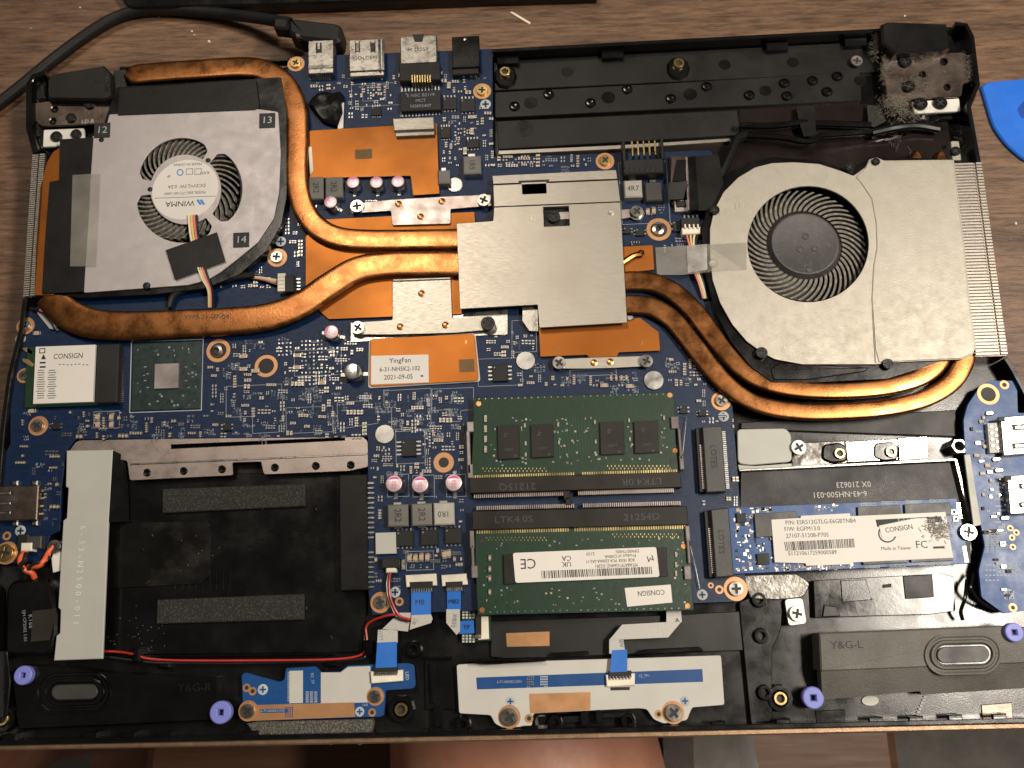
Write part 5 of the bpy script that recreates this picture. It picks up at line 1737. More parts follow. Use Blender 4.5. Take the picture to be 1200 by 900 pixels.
ZLD = ZF + .0030
b = MB().prism(rnd([(283, 791), (287, 788), (327, 799), (333, 797), (335, 783), (370, 781), (377, 788), (399, 787), (407, 780), (478, 777), (485, 779), (487, 803), (484, 807), (452, 809), (450, 838), (446, 840), (415, 841), (292, 845), (285, 838)], 2), ZLD, ZLD - .0009, 'pcb_blue_plain', .0001)
b.prism([(376, 788), (399, 788), (408, 781.5), (434, 780.5), (435, 823), (376, 824.5)], ZLD + .00004, ZLD - .0001, 'silk_plain', 0)
b.prism(LTRB(339, 786, 355, 824), ZLD + .00004, ZLD - .0001, 'silk_plain', 0)
b.prism([(290, 826.5), (415, 823), (416, 840), (290, 845)], ZLD + .00005, ZLD - .0001, 'copper_pad', 0)
b.prism(Q(321, 833, 32, 4.5), ZLD + .00009, ZLD, 'pcb_blue_plain', 0)
b.text('6-71-NH5K4-D01', 320, 833, 2.8, ZLD + .0001, 'silk', sx=1)
for k in range(24):
    b.prism(Q(335 + (k % 4) * 2.6, 829 + (k // 4) * 2.2, 1.6, 1.4), ZLD + .0001, ZLD, 'pcb_blue_plain', 0)
for k in range(16):
    b.prism(Q(338.5 - k * .02, 788 + k * 2.2, 3, .9), ZLD + .0001, ZLD, 'silk', 0)
for k in range(18):
    b.prism(Q(360 + (k % 3) * 5, 811 + (k // 3) * 2.3, 3.6, 1.2), ZLD + .00005, ZLD, 'silk', 0)
b.text('LED', 477, 792, 4, ZLD, 'silk', d=(.05, 1)).text('IO_77', 366, 795, 3.4, ZLD, 'silk', d=(.05, 1)).text('LN2', 428, 826, 2.6, ZLD, 'silk')
plusmark(b, 308, 808, 6, ZLD, 'pcb_blue_plain')
plusmark(b, 421.5, 834, 5.4, ZLD, 'pcb_blue_plain')
LED = part('led_board', b, lap, label='narrow blue circuit board reading 6-71-NH5K4-D01 by the front edge')
for x, y, r in ((291, 833, 10), (440, 816, 9)):
    hw('mounting_pad', PAD, x, y, ZLD + .00006, r * 1.15, LED, rot=0)
    hw('screw', S_SILVER, x, y, ZLD + .0001, r * .8, LED)
for x, y in ((436, 835), (296, 810), (289, 806)):
    hw('mounting_pad', PAD, x, y, ZLD + .00006, 4.6, LED, rot=0)
ffc_socket(LED, [(434, 787), (472, 785), (472, 798), (435, 801)], [(438, 782), (466, 781), (466, 789), (438, 790)], ZLD, 12)
part('foam_strip', MB().prism([(289, 848), (300, 846), (435, 843), (437, 848), (434, 862), (300, 866)], ZF + .0034, ZF, 'foam', .0004), lap, label='sparkly grey foam strip at the front edge')

ZT = ZF + .0026
b = MB().prism(rnd([(535, 779), (560, 777), (845, 768), (849, 826), (811, 829), (805, 844), (778, 848), (766, 843), (758, 831), (748, 830), (625, 836), (623, 851), (590, 853), (580, 848), (575, 838), (538, 836)], 3), ZT, ZT - .0009, 'silk_plain', .0001)
b.prism([(558, 794), (823, 784), (824, 799), (559, 808)], ZT + .00004, ZT - .0001, 'pcb_blue_plain', 0)
b.prism([(620, 813), (692, 811), (692, 832), (621, 836)], ZT + .00004, ZT - .0001, 'copper_pad', 0)
b.text('6-71-NH5K2-D01', 597, 799, 3.2, ZT + .00005, 'silk', sx=.9).text('CJ_TP1', 755, 792, 3, ZT + .00005, 'silk')
for k in range(36):
    b.prism(Q(618 + (k % 4) * 2.3 + (16 if k > 17 else 0), 793 + (k % 18 // 4) * 3, 1.6, 1.8), ZT + .0001, ZT, 'silk' if k > 17 else 'solder', 0)
plusmark(b, 598, 822, 5.6, ZT, 'pcb_blue_plain')
plusmark(b, 803, 821.5, 5.8, ZT, 'pcb_blue_plain')
TP = part('touchpad_board', b, lap, label='wide pale grey circuit board with a blue stripe at the front edge')
for x, y in ((597, 840), (789, 835)):
    hw('mounting_pad', PAD, x, y, ZT + .00006, 13, TP, rot=0)
    hw('screw', S_SILVER, x, y, ZT + .0001, 10, TP)
for x, y in ((620, 842), (772, 837)):
    hw('mounting_pad', PAD, x, y, ZT + .00006, 5, TP, rot=0)
ffc_socket(TP, [(710, 791), (744, 789), (744, 803), (711, 805)], [(713, 787), (740, 786), (740, 794), (713, 795)], ZT, 7)
part('socket_legs', MB().prism(Q(727, 807, 22, 3.4), ZT + .0004, ZT, 'chip', .0001), TP)

zg = ZF + .0024
b = MB().prism([(541, 714), (575, 713), (576, 751), (541, 753)], zg, zg - .0009, 'pcb_green', .0001)
for k in range(24):
    b.prism(Q(543 + (k % 4) * 4, (717 if k < 12 else 745) + (k % 12 // 4) * 3.4, 2.6, 2.2), zg + .00005, zg, 'silk_plain', 0)
GB = part('touch_sensor_board', b, lap, label='small green board with a white and black ribbon socket below the memory')
ffc_socket(GB, [(562, 722), (572, 722), (573, 749), (560, 750)], [(557, 720), (564, 720), (564, 746), (557, 746)], zg, 5)

# main board ribbon sockets
for q, l in (([(475, 674), (511, 672), (512, 686), (476, 688)], [(480, 682), (507, 681), (507, 691), (481, 692)]), ([(517, 674), (547, 672), (548, 685), (518, 687)], [(522, 682), (542, 681), (542, 690), (523, 691)])):
    ffc_socket(MBD, q, l, ZB, 9)
    ko(q[0][0] - 3, 668, q[1][0] + 3, 720)
# ribbons


def ribbon_part(name, pieces, label, texts=()):
    b = MB()
    for q, m in pieces:
        b.slab(q, .00015, m)
    for t in texts:
        b.text(*t[:6], d=t[6], sx=t[7] if len(t) > 7 else 1)
    return part(name, b, lap, label=label)


h = ZB + .0012
h2 = ZF + .0042
ribbon_part('ribbon_cable', [([(482, 690, h), (505, 689, h), (505, 720, h), (482, 721, h)], 'ffc_blue'), ([(482, 721, h), (505, 720, h), (507, 725, h), (505, 730, h), (480, 738, h - .0004), (482, 726, h)], 'ffc_white'),
                             ([(482, 718, h - .0003), (478, 740, h2), (448, 737, h2), (468, 718, h2)], 'ffc_white'), ([(443, 738, h2), (466, 738, h2), (466, 753, h2), (442, 753, h2)], 'ffc_white'),
                             ([(442, 753, h2), (465, 752, h2), (465, 782, ZLD + .0016), (440, 783, ZLD + .0016)], 'ffc_blue')],
            'white and blue ribbon cable marked MB and LED',
            (('MB', 492, 706, 6, h, 'ink', (1, None)), ('LED', 453, 767.5, 5.5, h2, 'ink', (-1, None)), ('WM', 446, 744, 5, h2, 'silk_dim', (.1, 1)), ('28', 486, 728, 5, h, 'silk_dim', (-.5, 1))))
ribbon_part('ribbon_cable', [([(524, 690, h), (540, 689, h), (540, 714, h - .0006), (524, 714, h - .0006)], 'ffc_blue'), ([(523, 714, h - .0006), (539, 713, h - .0006), (539, 740, h2), (535, 744, h2), (523, 730, h2)], 'ffc_white'),
                             ([(538, 728, h2), (555, 727, h2), (556, 742, zg + .0012), (538, 743, zg + .0012)], 'ffc_blue')],
            'short white and blue ribbon cable marked MB and TP',
            (('MB2', 532, 705, 5, h, 'ink', (1, None)), ('TP', 547, 735, 5, h2, 'ink', (1, None)), ('XIE32', 533, 727, 4.5, h - .0003, 'silk_dim', (-.1, 1))))
ribbon_part('ribbon_cable', [([(781, 714, ZB), (798, 713, ZB), (799, 729, h2), (781, 730, h2)], 'ffc_white'), ([(729, 732, h2 + .0002), (799, 728, h2 + .0002), (783, 747, h2 + .0002), (714, 750, h2 + .0002)], 'ffc_white'),
                             ([(714, 749, h2), (730, 746, h2), (733, 766, h2), (714, 766, h2)], 'ffc_white'), ([(717, 762, h2), (735, 761, h2), (735, 787, ZT + .0018), (715, 788, ZT + .0018)], 'ffc_blue')],
            'folded white ribbon cable with a blue end marked OK',
            (('OK', 725, 774, 5.5, h2, 'ink', (-1, None)), ('80V', 728, 753, 5, h2, 'ink_grey', (.15, 1)), ('A', 794, 727, 5, h2 + .0003, 'ink_grey', (1, None))))

# daughter board on the right
ZD = ZB + .0006
b = MB().prism(rnd([(1129, 492), (1134, 474), (1147, 455), (1160, 446), (1188, 446), (1192, 450), (1193, 484), (1222, 483), (1225, 712), (1176, 719), (1150, 700), (1147, 668), (1154, 640), (1143, 582), (1131, 530)], 3), ZD, ZD - .001, 'pcb_blue_plain', .0001)
DB = part('port_board', b, lap, label='bright blue side circuit board with silver sockets at the right edge')
hw('mounting_pad', PADW, 1158, 462, ZD + .00004, 13, DB, rot=0)
hw('mounting_pad', PAD, 1177, 451, ZD + .00004, 5.5, DB, rot=0)
for x, y in ((1187, 712), (1184, 619), (1191, 624), (1186, 630), (1187, 641)):
    hw('mounting_pad', PAD, x, y, ZD + .00004, 5 if y > 700 else 3.6, DB, rot=0)
for q, n_ in (([(1172, 489), (1225, 484), (1227, 530), (1176, 534)], 0), ([(1180, 558), (1228, 554), (1230, 600), (1184, 603)], 1)):
    b = MB().prism(q, ZD + .0030, ZD, 'steel', .0003)
    cx, cy = q[0][0] + 22, (q[0][1] + q[3][1]) / 2
    for dy in (-11, 11):
        b.prism(Q(cx, cy + dy, 16, 7), ZD + .00303, ZD + .003, 'ink', 0)
        b.prism(Q(cx + 2, cy + dy, 14, 4), ZD + .0033, ZD + .003, 'steel', .0002)
    b.prism(Q(q[0][0] + 2, q[0][1] + 2, 8, 5), ZD + .0034, ZD + .0029, 'ink', .0001)
    part('usb_socket', b, DB)
b = MB().prism([(1157, 496), (1171, 495), (1173, 530), (1160, 531)], ZD + .0016, ZD, 'silk_plain', .0001)
for k in range(8):
    b.prism(circ(1161.5 + (k % 2) * 6 + (k // 2) * .6, 500 + (k // 2) * 7.4 + (k % 2) * 3, 2.4, 10), ZD + .0018, ZD + .0015, 'solder', .0002)
part('pin_header', b, DB)
for x, y in ((1160, 484), (1168, 538), (1171, 551), (1178, 607)):
    part('solder_pad', MB().prism(oval(x, y, 11, 6, 6), ZD + .0006, ZD, 'solder', .0003), DB)
part('grey_strip', MB().prism([(1130, 533), (1137, 532), (1150, 615), (1141, 617)], ZD + .0004, ZD - .0002, 'bracket_paint', .0001), DB)
b = MB()
rg = random.Random(55)
for k in range(70):
    y = rg.uniform(472, 700)
    x = 1136 + max(0, (y - 480)) * .13 + rg.uniform(0, 30 if y < 490 else 22)
    if 490 < y < 612:
        x = min(x, 1166 if y < 540 else 1176)
    if y < 520 and 1155 < x:
        continue
    if rg.random() < .5:
        b.prism(Q(x, y, rg.choice((3, 6)), rg.choice((2.5, 4))), ZD + .0005, ZD, rg.choice(('chip', 'mlcc', 'solder')), .00005)
    for j in range(rg.randint(2, 5)):
        b.prism(Q(x + 5 + j * 2.0, y + 3, 1.3, 2.4), ZD + .00004, ZD, 'silk', 0)
for k in range(36):
    b.prism(Q(1157 + (k % 3) * 6, 626 + (k // 3) * 1.9, 4.4, 1), ZD + .00004, ZD, 'silk', 0)
for k in range(6):
    b.prism(Q(1172 + (k % 3) * 3, 562 + k * 6, 2.2, 2.2), ZD + .0004, ZD, 'gold', 0)
for k in range(34):
    b.prism(Q(1156 + (k % 10) * 4.4, 662 + (k // 10) * 6, 2.6, 1.6), ZD + .00004, ZD, 'silk', 0)
plusmark(b, 1182, 696, 6, ZD, 'pcb_blue_plain')
part('tiny_parts', b, DB, kind='stuff')
part('loose_wire', MB().wire([(1133, 680, ZF + .003), (1131, 700, ZF + .005), (1126, 716, ZF + .004), (1128, 726, ZF + .003)], .0006, 'plastic_gloss', 8), lap)
part('loose_wire', MB().wire([(1140, 672, ZF + .003), (1138, 690, ZF + .005), (1150, 706, ZF + .004), (1170, 716, ZF + .003)], .0006, 'plastic_gloss', 8), lap)

# left lower cables
b = MB().prism(LTRB(20, 626, 33, 644), ZB + .0026, ZB, 'chip', .0003)
b.prism(LTRB(33, 628, 48, 643), ZB + .0026, ZB, 'chip_grey', .0003)
b.prism(LTRB(24, 636, 37, 646), ZB + .003, ZB, 'white_nylon', .0003)
part('speaker_plug', b, MBD, label='small white speaker plug on a black socket')
ko(16, 620, 52, 650)
WR = part('speaker_wire', MB().wire([(31, 645, ZB + .002), (24, 655, ZB + .003), (27, 666, ZB + .002), (38, 672, ZB), (42, 682, ZF + .002)], .0009, 'wire_orange'), lap, label='twisted orange and black speaker wires at the left edge')
part('strand', MB().wire([(34, 664, ZB + .001), (45, 663, ZB + .003), (52, 657, ZB + .003), (57, 648, ZB + .0015), (63, 640, ZB + .0008)], .0009, 'wire_orange'), WR)
part('strand', MB().wire([(29, 646, ZB + .002), (30, 656, ZB + .0035), (24, 663, ZB + .003), (30, 670, ZB + .001), (28, 680, ZF + .002)], .0008, 'wire_black'), WR)
part('strand', MB().wire([(32, 668, ZB + .001), (42, 660, ZB + .0032), (50, 660, ZB + .0032), (57, 652, ZB + .002)], .0008, 'wire_black'), WR)
b = MB().prism(rnd([(6, 690), (14, 680), (50, 676), (60, 690), (66, 712), (68, 740), (62, 765), (20, 770), (4, 766)], 8), ZF + .0044, ZF, 'film_black', .0012)
b.slab([(38, 716, ZF + .0048), (66, 713, ZF + .0048), (58, 750, ZF + .0046), (36, 752, ZF + .0047)], .0002, 'smoke_tape')
b.text('KT66', 36, 728, 5, ZF + .0045, 'silk_dim', d=(.05, 1)).text('1JH CP2002 1.01', 29, 733, 3.8, ZF + .0045, 'silk_dim', d=(.05, 1))
part('wrapped_module', b, lap, label='black film wrapped module beside the pale bracket')
rw = MB().wire([(118, 763, ZF + .003), (140, 764, ZF + .003), (158, 767, ZF + .0045), (175, 772, ZF + .0035), (215, 774, ZF + .003), (300, 774, ZF + .003), (380, 773, ZF + .003), (415, 770, ZF + .003), (428, 763, ZF + .003), (430, 750, ZF + .003), (429, 735, ZF + .003), (437, 727, ZF + .004), (455, 721, ZB + .002), (468, 720, ZB + .0016)], .00036, 'wire_red', 8)
rw.wire([(481, 726, ZB + .0016), (469, 722, ZB + .0022), (462, 712, ZB + .0026), (457, 698, ZB + .0025), (456, 682, ZB + .0025), (458, 668, ZB + .0015)], .00036, 'wire_red', 8)
RW = part('speaker_lead', rw, lap, label='thin red wire along the bottom of the drive bay')
part('strand', MB().wire([(480, 728, ZB + .0016), (466, 724, ZB + .0014), (459, 712, ZB + .002), (454, 697, ZB + .002), (453, 682, ZB + .002), (456, 668, ZB + .0012)], .00036, 'wire_black', 8), RW)
part('strand', MB().wire([(120, 769, ZF + .002), (175, 776, ZF + .0025), (215, 777, ZF + .002), (300, 777, ZF + .002), (415, 773, ZF + .002), (426, 764, ZF + .002), (427, 740, ZF + .002)], .00036, 'wire_black', 8), RW)
for x, y in ((159, 768), (192, 780), (388, 778), (431, 759)):
    part('wire_clip', MB().prism(rnd(Q(x, y, 14 if y > 770 else 9, 8 if y > 770 else 18), 2), ZF + (.0026 if y > 770 else .0052), ZF, 'plastic_gloss', .0006), TR)
b = MB().prism(LTRB(447, 654, 468, 666), ZB + .0028, ZB, 'chip', .0003)
b.prism(LTRB(452, 660, 464, 671), ZB + .0026, ZB, 'white_nylon', .0003)
b.prism(LTRB(470, 655, 475, 668), ZB + .001, ZB, 'solder', .0002)
part('speaker_plug', b, MBD, label='small white plug with the red wire beside the drive connector')
ko(444, 650, 478, 674)
part('silver_pad', MB().prism(LTRB(440, 624, 464, 649), ZB + .0014, ZB, 'bracket_paint', .0001), MBD, label='square pale silver pad beside the black chips')
ko(438, 620, 466, 652)
# ------------------------------------------------------------------ board population: tiny parts and silkscreen
rg = random.Random(77)
smd, silk = MB(), MB()


def inpoly(x, y, poly):
    c = False
    j = len(poly) - 1
    for i in range(len(poly)):
        xi, yi = poly[i]
        xj, yj = poly[j]
        if (yi > y) != (yj > y) and x < (xj - xi) * (y - yi) / (yj - yi) + xi:
            c = not c
        j = i
    return c


def free(x, y, mgn=2):
    return inpoly(x, y, BO) and not any(a - mgn < x < c + mgn and b - mgn < y < d + mgn for a, b, c, d in KO)


def rbox(mb, c, a, sx, sy, z0, z1, m, ox=0, oy=0):
    ca, sa = math.cos(a), math.sin(a)
    pts = []
    for u, v in ((-1, -1), (1, -1), (1, 1), (-1, 1)):
        x, y = ox + u * sx / 2, oy + v * sy / 2
        pts.append((c.x + x * ca - y * sa, c.y + x * sa + y * ca))
    if z1 is None:
        mb.raw([(*p, z0) for p in pts], [(0, 1, 2, 3)], m)
    else:
        mb.raw([(*p, z0) for p in pts] + [(*p, z1) for p in pts], [(4, 5, 6, 7), (0, 1, 5, 4), (1, 2, 6, 5), (2, 3, 7, 6), (3, 0, 4, 7)], m)


def put_smd(x, y, rot, kind, s=1.0):
    c = P(x, y, ZB)
    a = ang(x, y, ZB, rot)
    L, Wd = (.0011 * s, .00062 * s)
    m = {'c': 'mlcc', 'r': 'resistor', 'p': None, 'd': 'chip'}[kind]
    hgt = .0005 * s if kind == 'c' else .0003
    if kind == 'p':
        hgt = .00005
    e = L * .28
    if m:
        rbox(smd, c, a, L - 2 * e, Wd * .96, ZB, ZB + hgt, m)
    rbox(smd, c, a, e, Wd, ZB, ZB + hgt * 1.03, 'solder', -(L - e) / 2)
    rbox(smd, c, a, e, Wd, ZB, ZB + hgt * 1.03, 'solder', (L - e) / 2)


def glyphs(x, y, rot, n, s=1.0, m='silk'):
    c = P(x, y, ZB)
    a = ang(x, y, ZB, rot)
    hh, st = .00078 * s, .00013 * s
    for k in range(n):
        ox = k * .00062 * s
        for q in range(rg.randint(2, 3)):
            t = rg.random()
            if t < .45:
                rbox(silk, c, a, st, hh, ZB + .00004, None, m, ox + rg.choice((-1, 1)) * .00017 * s)
            else:
                rbox(silk, c, a, .0004 * s, st, ZB + .000045, None, m, ox, rg.choice((-1, 0, 1)) * hh * .42)


REG = [(362, 86, 575, 140, 80, 70), (408, 95, 470, 148, 50, 40), (516, 140, 578, 205, 60, 40), (363, 205, 482, 252, 8, 8), (580, 182, 705, 202, 50, 40), (726, 195, 790, 262, 40, 40), (724, 258, 800, 290, 30, 30),
       (790, 240, 850, 470, 12, 14), (300, 240, 358, 340, 12, 40), (240, 335, 360, 350, 30, 18), (150, 482, 430, 512, 50, 90), (236, 395, 430, 485, 70, 150), (90, 478, 160, 512, 26, 16), (14, 470, 90, 620, 14, 22),
       (440, 455, 552, 515, 24, 120), (436, 500, 552, 560, 34, 26), (440, 580, 552, 680, 24, 40), (560, 390, 640, 460, 20, 32), (630, 420, 830, 460, 26, 40), (780, 420, 862, 500, 24, 20), (806, 560, 870, 705, 8, 14), (480, 632, 552, 672, 22, 10), (440, 650, 552, 715, 10, 10), (45, 560, 72, 640, 6, 14), (140, 395, 160, 480, 14, 6), (570, 360, 635, 400, 8, 12)]
for x0, y0, x1, y1, ns, nl in REG:
    i = 0
    t = 0
    while i < ns and t < ns * 25:
        t += 1
        x, y = rg.uniform(x0, x1), rg.uniform(y0, y1)
        if not free(x, y, 3):
            continue
        rot = rg.choice((0, 90))
        kind = rg.choice('ccrrcrp')
        s = rg.choice((.8, .8, 1, 1, 1.35))
        n = rg.choice((1, 2, 3, 4, 4, 5))
        st = 3.0 * s
        for k in range(n):
            xx, yy = (x, y + k * st) if rot == 0 else (x + k * st, y)
            if free(xx, yy, 2) and x0 - 4 < xx < x1 + 8 and y0 - 4 < yy < y1 + 8:
                put_smd(xx, yy, rot, kind, s)
        ko(x - 2.5, y - 2.5, x + (n * st if rot else 3), y + (3 if rot else n * st))
        i += 1
    for k in range(nl):
        x, y = rg.uniform(x0, x1), rg.uniform(y0, y1)
        if not free(x, y, 1) or not free(x + 9, y, 0):
            continue
        rot = rg.choice((0, 0, 0, 90))
        rows = rg.choice((1, 1, 2, 3, 4))
        n = rg.randint(3, 6)
        for r in range(rows):
            glyphs(x + (r * 3.4 if rot else 0), y + (0 if rot else r * 3.2), rot, n, rg.choice((.75, .9)), 'silk' if rg.random() < .75 else 'silk_dim')


def outline(pts, m='silk', closed=True):
    for i in range(len(pts) if closed else len(pts) - 1):
        a, b = P(*pts[i], ZB), P(*pts[(i + 1) % len(pts)], ZB)
        v = b - a
        rbox(silk, (a + b) / 2, math.atan2(v.y, v.x), v.length, .00011, ZB + .00005, None, m)


for q in ([(395, 472), (432, 469), (432, 478), (443, 478), (443, 496), (396, 503)], [(450, 458), (505, 455), (505, 503), (459, 503), (459, 478), (450, 477)], [(506, 456), (555, 454), (555, 480), (540, 481), (539, 494), (528, 494), (527, 480), (506, 481)],
          [(335, 478), (390, 476), (390, 506), (336, 508)], [(265, 453), (330, 450), (333, 506), (296, 508), (296, 488), (265, 489)], LTRB(464, 505, 498, 543), LTRB(454, 556, 479, 582), LTRB(484, 557, 509, 582), LTRB(523, 556, 546, 582),
          LTRB(476, 646, 508, 668), LTRB(412, 98, 470, 124), LTRB(425, 100, 452, 118), LTRB(345, 410, 400, 440), LTRB(668, 433, 722, 440), LTRB(727, 190, 783, 262), LTRB(560, 420, 612, 452), [(600, 376), (628, 374), (629, 412), (600, 413)], LTRB(110, 482, 140, 502)):
    outline(q)
for k in range(10):
    outline([(250 + k * 1.2, 397), (300 + k * 2.0, 392)], 'silk_dim', False) if k < 0 else None
# white dot grid fields
for x0, y0, nx, ny, st in ((354, 400, 13, 12, 4.6), (425, 103, 9, 6, 3.2), (327, 398, 4, 5, 4.5), (500, 505, 3, 14, 3.6), (590, 184, 14, 3, 3.6), (530, 148, 5, 7, 3.6), (448, 512, 3, 10, 4)):
    for i in range(nx):
        for j in range(ny):
            x, y = x0 + i * st, y0 + j * st + slope(y0) * i * st
            if free(x, y, 0) and rg.random() < .8:
                rbox(silk, P(x, y, ZB), ang(x, y, ZB), .00055, .00055, ZB + .00007, None, rg.choice(('solder', 'solder', 'silk', 'mlcc')))
for x, y in ((329, 283), (24, 397), (569, 122), (848, 488), (24, 622), (463, 694), (823, 697)):
    plusmark(silk, x, y)
part('silkscreen_print', silk, MBD, label='white printed lettering and outlines')
part('tiny_components', smd, MBD, kind='stuff')
# larger two terminal parts, each its own
for x, y, rz in ((349, 417, 0), (349, 431, 0), (351, 450, 0), (378, 449, 0), (286, 418, 0), (286, 433, 0), (115, 489, 90), (131, 489, 90), (115, 498, 90), (131, 498, 90), (708, 452, 0), (738, 453, 0), (553, 138, 0), (480, 654, 90), (487, 654, 90), (494, 653, 90), (501, 653, 90), (521, 650, 90), (526, 649, 90),
                 (759, 249, 90), (766, 248, 90), (44, 391, 0), (38, 482, 0), (526, 101, 90), (553, 155, 90), (300, 435, 0), (545, 178, 90)):
    part('chip_capacitor', SMDL, MBD, loc=P(x, y, ZB), rot=ang(x, y, ZB, rz), scale=.85)
for x in (716, 722, 728, 734):
    part('chip_capacitor', SMDC, MBD, loc=P(x, 443.5, ZB), rot=ang(x, 443, ZB, 90), scale=1)

# ------------------------------------------------------------------ things around the laptop
PC = empty('plug_cable', P(340, 26, .003), 'black cable ending in a flat plug, lying on the table behind the laptop', 'cable')


def rel(o, parent):
    o.parent = parent
    o.matrix_parent_inverse = Matrix.Translation(-Vector(parent.location))
    return o


rel(part('cord', MB().wire([(-60, 160, .0028), (-20, 135, .0028), (20, 105, .0028), (60, 72, .003), (100, 42, .003), (135, 21, .003), (165, 12.5, .003), (200, 11.5, .003), (250, 15, .004), (300, 21, .008), (340, 27, .0135)], .0023, 'cord_rubber', 14, 10)), PC)
zt = .0185
b = MB().prism(rnd([(320, 20.5), (338, 21), (338, 34), (320, 32)], 2), zt - .0008, zt - .0062, 'cord_rubber', .0008)
b.prism(rnd([(337, 19.5), (392, 26), (401, 30), (399, 46), (393, 49), (352, 45), (338, 38)], [3, 3, 4, 4, 3, 6, 3]), zt, zt - .0085, 'cord_rubber', .0012)
rel(part('plug_body', b), PC)
b = MB()
for k in range(5):
    b.prism(Q(352 + k * 5.6, 44.5 + k * .5, 3, 3), zt - .0015, zt - .0035, 'steel_bright', .0002)
b.prism([(345, 38), (351, 39), (354, 44), (347, 44)], zt + .0001, zt - .002, 'steel_bright', .0004)
rel(part('plug_contacts', b), PC)
b = MB()
b.prism(rnd([(126, -30), (150, 9.5), (300, 6), (420, 2), (545, -3), (700, -8), (700, -60), (126, -60)], [2, 5, 0, 0, 0, 0, 0, 0]), .006, .0004, 'plastic_gloss', .0008)
b.prism([(150, -30), (300, -2), (545, -10), (690, -16), (690, -50)], .0068, .006, 'plastic_matte', .0004)
part('black_case', b, label='edge of a flat black case lying on the table beyond the cable', cat='case')
b = MB()
tl = rnd([(1150, 101), (1158, 95.5), (1230, 89), (1320, 100), (1330, 180), (1240, 200), (1200, 187), (1180, 170), (1164, 148)], [3, 4, 4, 8, 30, 8, 8, 10, 10])
b.prism(tl, .0016, 0, 'tool_blue', .0005)
PT = empty('pry_tool', P(1250, 140, 0), 'blue plastic opening pick lying on the table by the right hinge', 'tool')
rel(part('tool_body', b), PT)
rel(part('tool_emblem', MB().prism(rnd([(1192, 128), (1198, 120), (1206, 112), (1216, 128), (1204, 140), (1196, 137)], 2), .00166, .0015, 'tool_mark', 0)), PT)
# crumbs on the table
rg = random.Random(5)
for k, (x, y, r) in enumerate(((245, 49, .0007), (94, 9, .0004), (104, 40, .0004), (186, 20, .00035), (225, 37, .0005), (228, 41, .00035), (1060, 19, .0005), (1190, 262, .0006), (820, 0, .0003), (36, 33, .0003))):
    b = MB()
    n = 7
    c = P(x, y, 0)
    b.lathe(c, [(r * .9, 0), (r, r * .4), (r * .7, r * .8), (r * .2, r)], 'crumb', n, sx=1, sy=rg.uniform(.6, 1), rot=rg.random() * 3)
    part('crumb', b, label='tiny pale crumb lying on the bare wood', cat='crumb', group='crumbs scattered on the table')
b = MB()
b.prism([(597, 14), (600, 13), (622, 26), (620, 28)], .0006, .0001, 'crumb', .0002)
part('plastic_sliver', b, label='thin pale sliver on the table behind the laptop', cat='scrap')

# lint around the right hinge
b = MB()
rg = random.Random(91)
for cx, cy, sx, sy, n, zz in ((1082, 64, 12, 3, 420, ZB + .0024), (1050, 119, 14, 6, 520, ZB + .0012), (1136, 78, 3, 12, 160, ZB + .0018), (1026, 52, 4, 14, 160, ZB + .001), (1036, 80, 3, 16, 140, ZB + .0016), (1072, 98, 18, 9, 120, ZB + .0016), (1060, 132, 22, 8, 260, ZB), (1050, 168, 8, 8, 14, ZF + .0012), (1130, 160, 6, 16, 14, ZF + .002)):
    for k in range(n):
        x, y = rg.gauss(cx, sx * .55), rg.gauss(cy, sy * .6)
        p = P(x, y, zz + abs(rg.gauss(0, .0005)))
        pts = [p]
        d = Vector((rg.gauss(0, 1), rg.gauss(0, 1), rg.gauss(0, .3))).normalized()
        for s in range(4 if n > 20 else 9):
            d = (d + Vector((rg.gauss(0, .6), rg.gauss(0, .6), rg.gauss(0, .3)))).normalized()
            pts.append(pts[-1] + d * .00045)
        b.tube(pts, .00004 if n > 20 else .00006, 'lint', 3)
part('lint', b, kind='stuff', label='grey fluff caught on the right hinge', cat='lint')

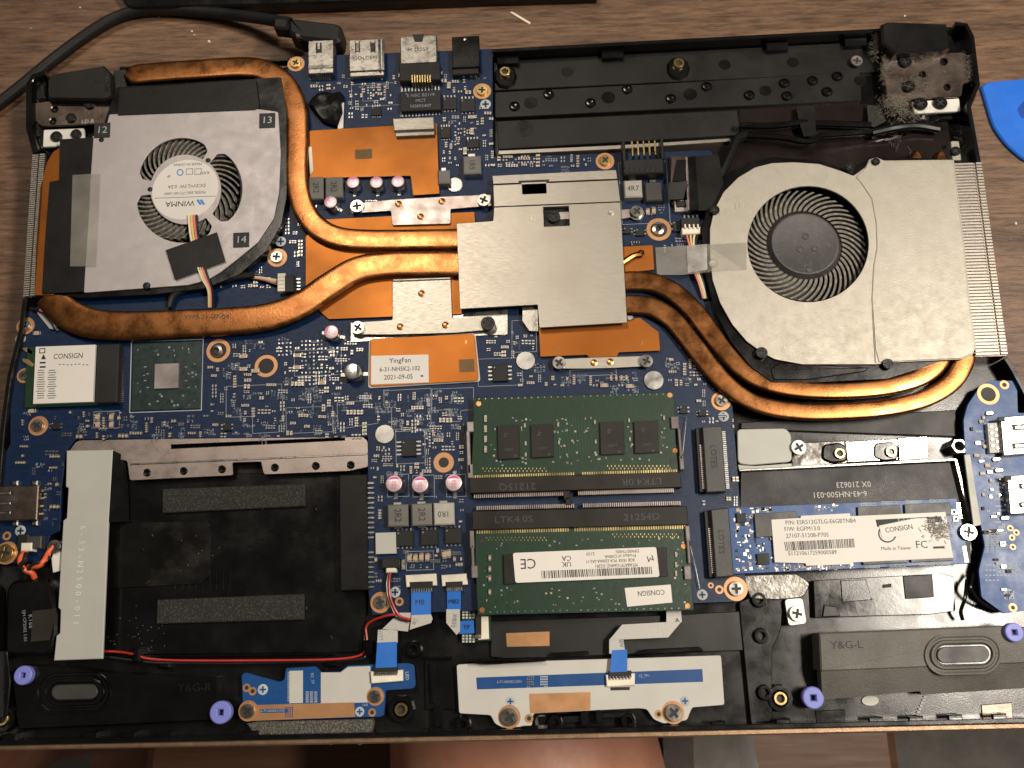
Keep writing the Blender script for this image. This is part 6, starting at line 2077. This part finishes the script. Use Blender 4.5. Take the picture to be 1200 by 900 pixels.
# ------------------------------------------------------------------ the person's lap below the table edge
def skin_mesh(nodes, edges, m, name, sub=2):
    me = bpy.data.meshes.new(name)
    me.from_pydata([n[:3] for n in nodes], edges, [])
    o = bpy.data.objects.new(name, me)
    col.objects.link(o)
    sk = o.modifiers.new('skin', 'SKIN')
    for i, n in enumerate(nodes):
        v = me.skin_vertices[0].data[i]
        v.radius = (n[3], n[3])
        v.use_root = i == 0
    sk.use_smooth_shade = True
    s = o.modifiers.new('sub', 'SUBSURF')
    s.levels = s.render_levels = sub
    me.materials.append(MATS[m])
    dg = bpy.context.evaluated_depsgraph_get()
    nm = bpy.data.meshes.new_from_object(o.evaluated_get(dg))
    nm.name = name
    if not nm.materials:
        nm.materials.append(MATS[m])
    bpy.data.objects.remove(o)
    nm.shade_smooth()
    return nm


lapz = -.105
body = [(0.02, -.52, lapz + .02, .13), (.02, -.56, lapz + .18, .14),
        (.05, -.44, lapz, .085), (.02, -.25, lapz, .072), (-.01, -.06, lapz, .058), (-.012, -.01, lapz - .02, .053), (-.01, .03, lapz - .22, .053), (-.01, .05, lapz - .46, .036), (-.01, .03, -.69, .034), (-.01, -.08, -.69, .026),
        (-.14, -.46, lapz, .085), (-.30, -.36, lapz - .01, .072), (-.44, -.22, lapz - .02, .056), (-.45, -.18, lapz - .22, .055), (-.45, -.16, lapz - .46, .036), (-.45, -.18, -.69, .034), (-.45, -.29, -.69, .026)]
ed = [(0, 1), (0, 2), (2, 3), (3, 4), (4, 5), (5, 6), (6, 7), (7, 8), (8, 9), (0, 10), (10, 11), (11, 12), (12, 13), (13, 14), (14, 15), (15, 16)]
person = part('person', skin_mesh(body, ed, 'skin', 'person'), label='bare leg of a person sitting at the table, below the front edge of the laptop', cat='person')
cl = skin_mesh([(0.02, -.52, lapz + .02, .145), (.02, -.56, lapz + .18, .15), (.07, -.44, lapz, .10), (.066, -.36, lapz, .095), (-.12, -.44, lapz, .10), (-.16, -.36, lapz - .01, .09)], [(0, 1), (0, 2), (2, 3), (0, 4), (4, 5)], 'cloth_grey', 'shorts')
part('shorts', cl, person)
b = MB()
b.wprism([(.062, -.30), (.066, -.05), (.098, -.05), (.125, -.30)], lapz - .02, lapz - .06, 'cloth_grey', .012)
part('folded_cloth', b, label='folded grey cloth hanging beside the leg', cat='cloth')

CH = empty('chair', (0, -.3, -.72), 'brown wooden chair seat under the sitting person', 'chair')
rel(part('seat', MB().wprism([(-.21, -.62), (.20, -.62), (.19, -.06), (-.20, -.06)], -.185, -.215, 'stool_wood', .006)), CH)
for x in (-.17, .16):
    for y in (-.58, -.10):
        rel(part('leg', MB().wprism([(x - .02, y - .02), (x + .02, y - .02), (x + .02, y + .02), (x - .02, y + .02)], -.215, -.72, 'stool_wood', .003)), CH)
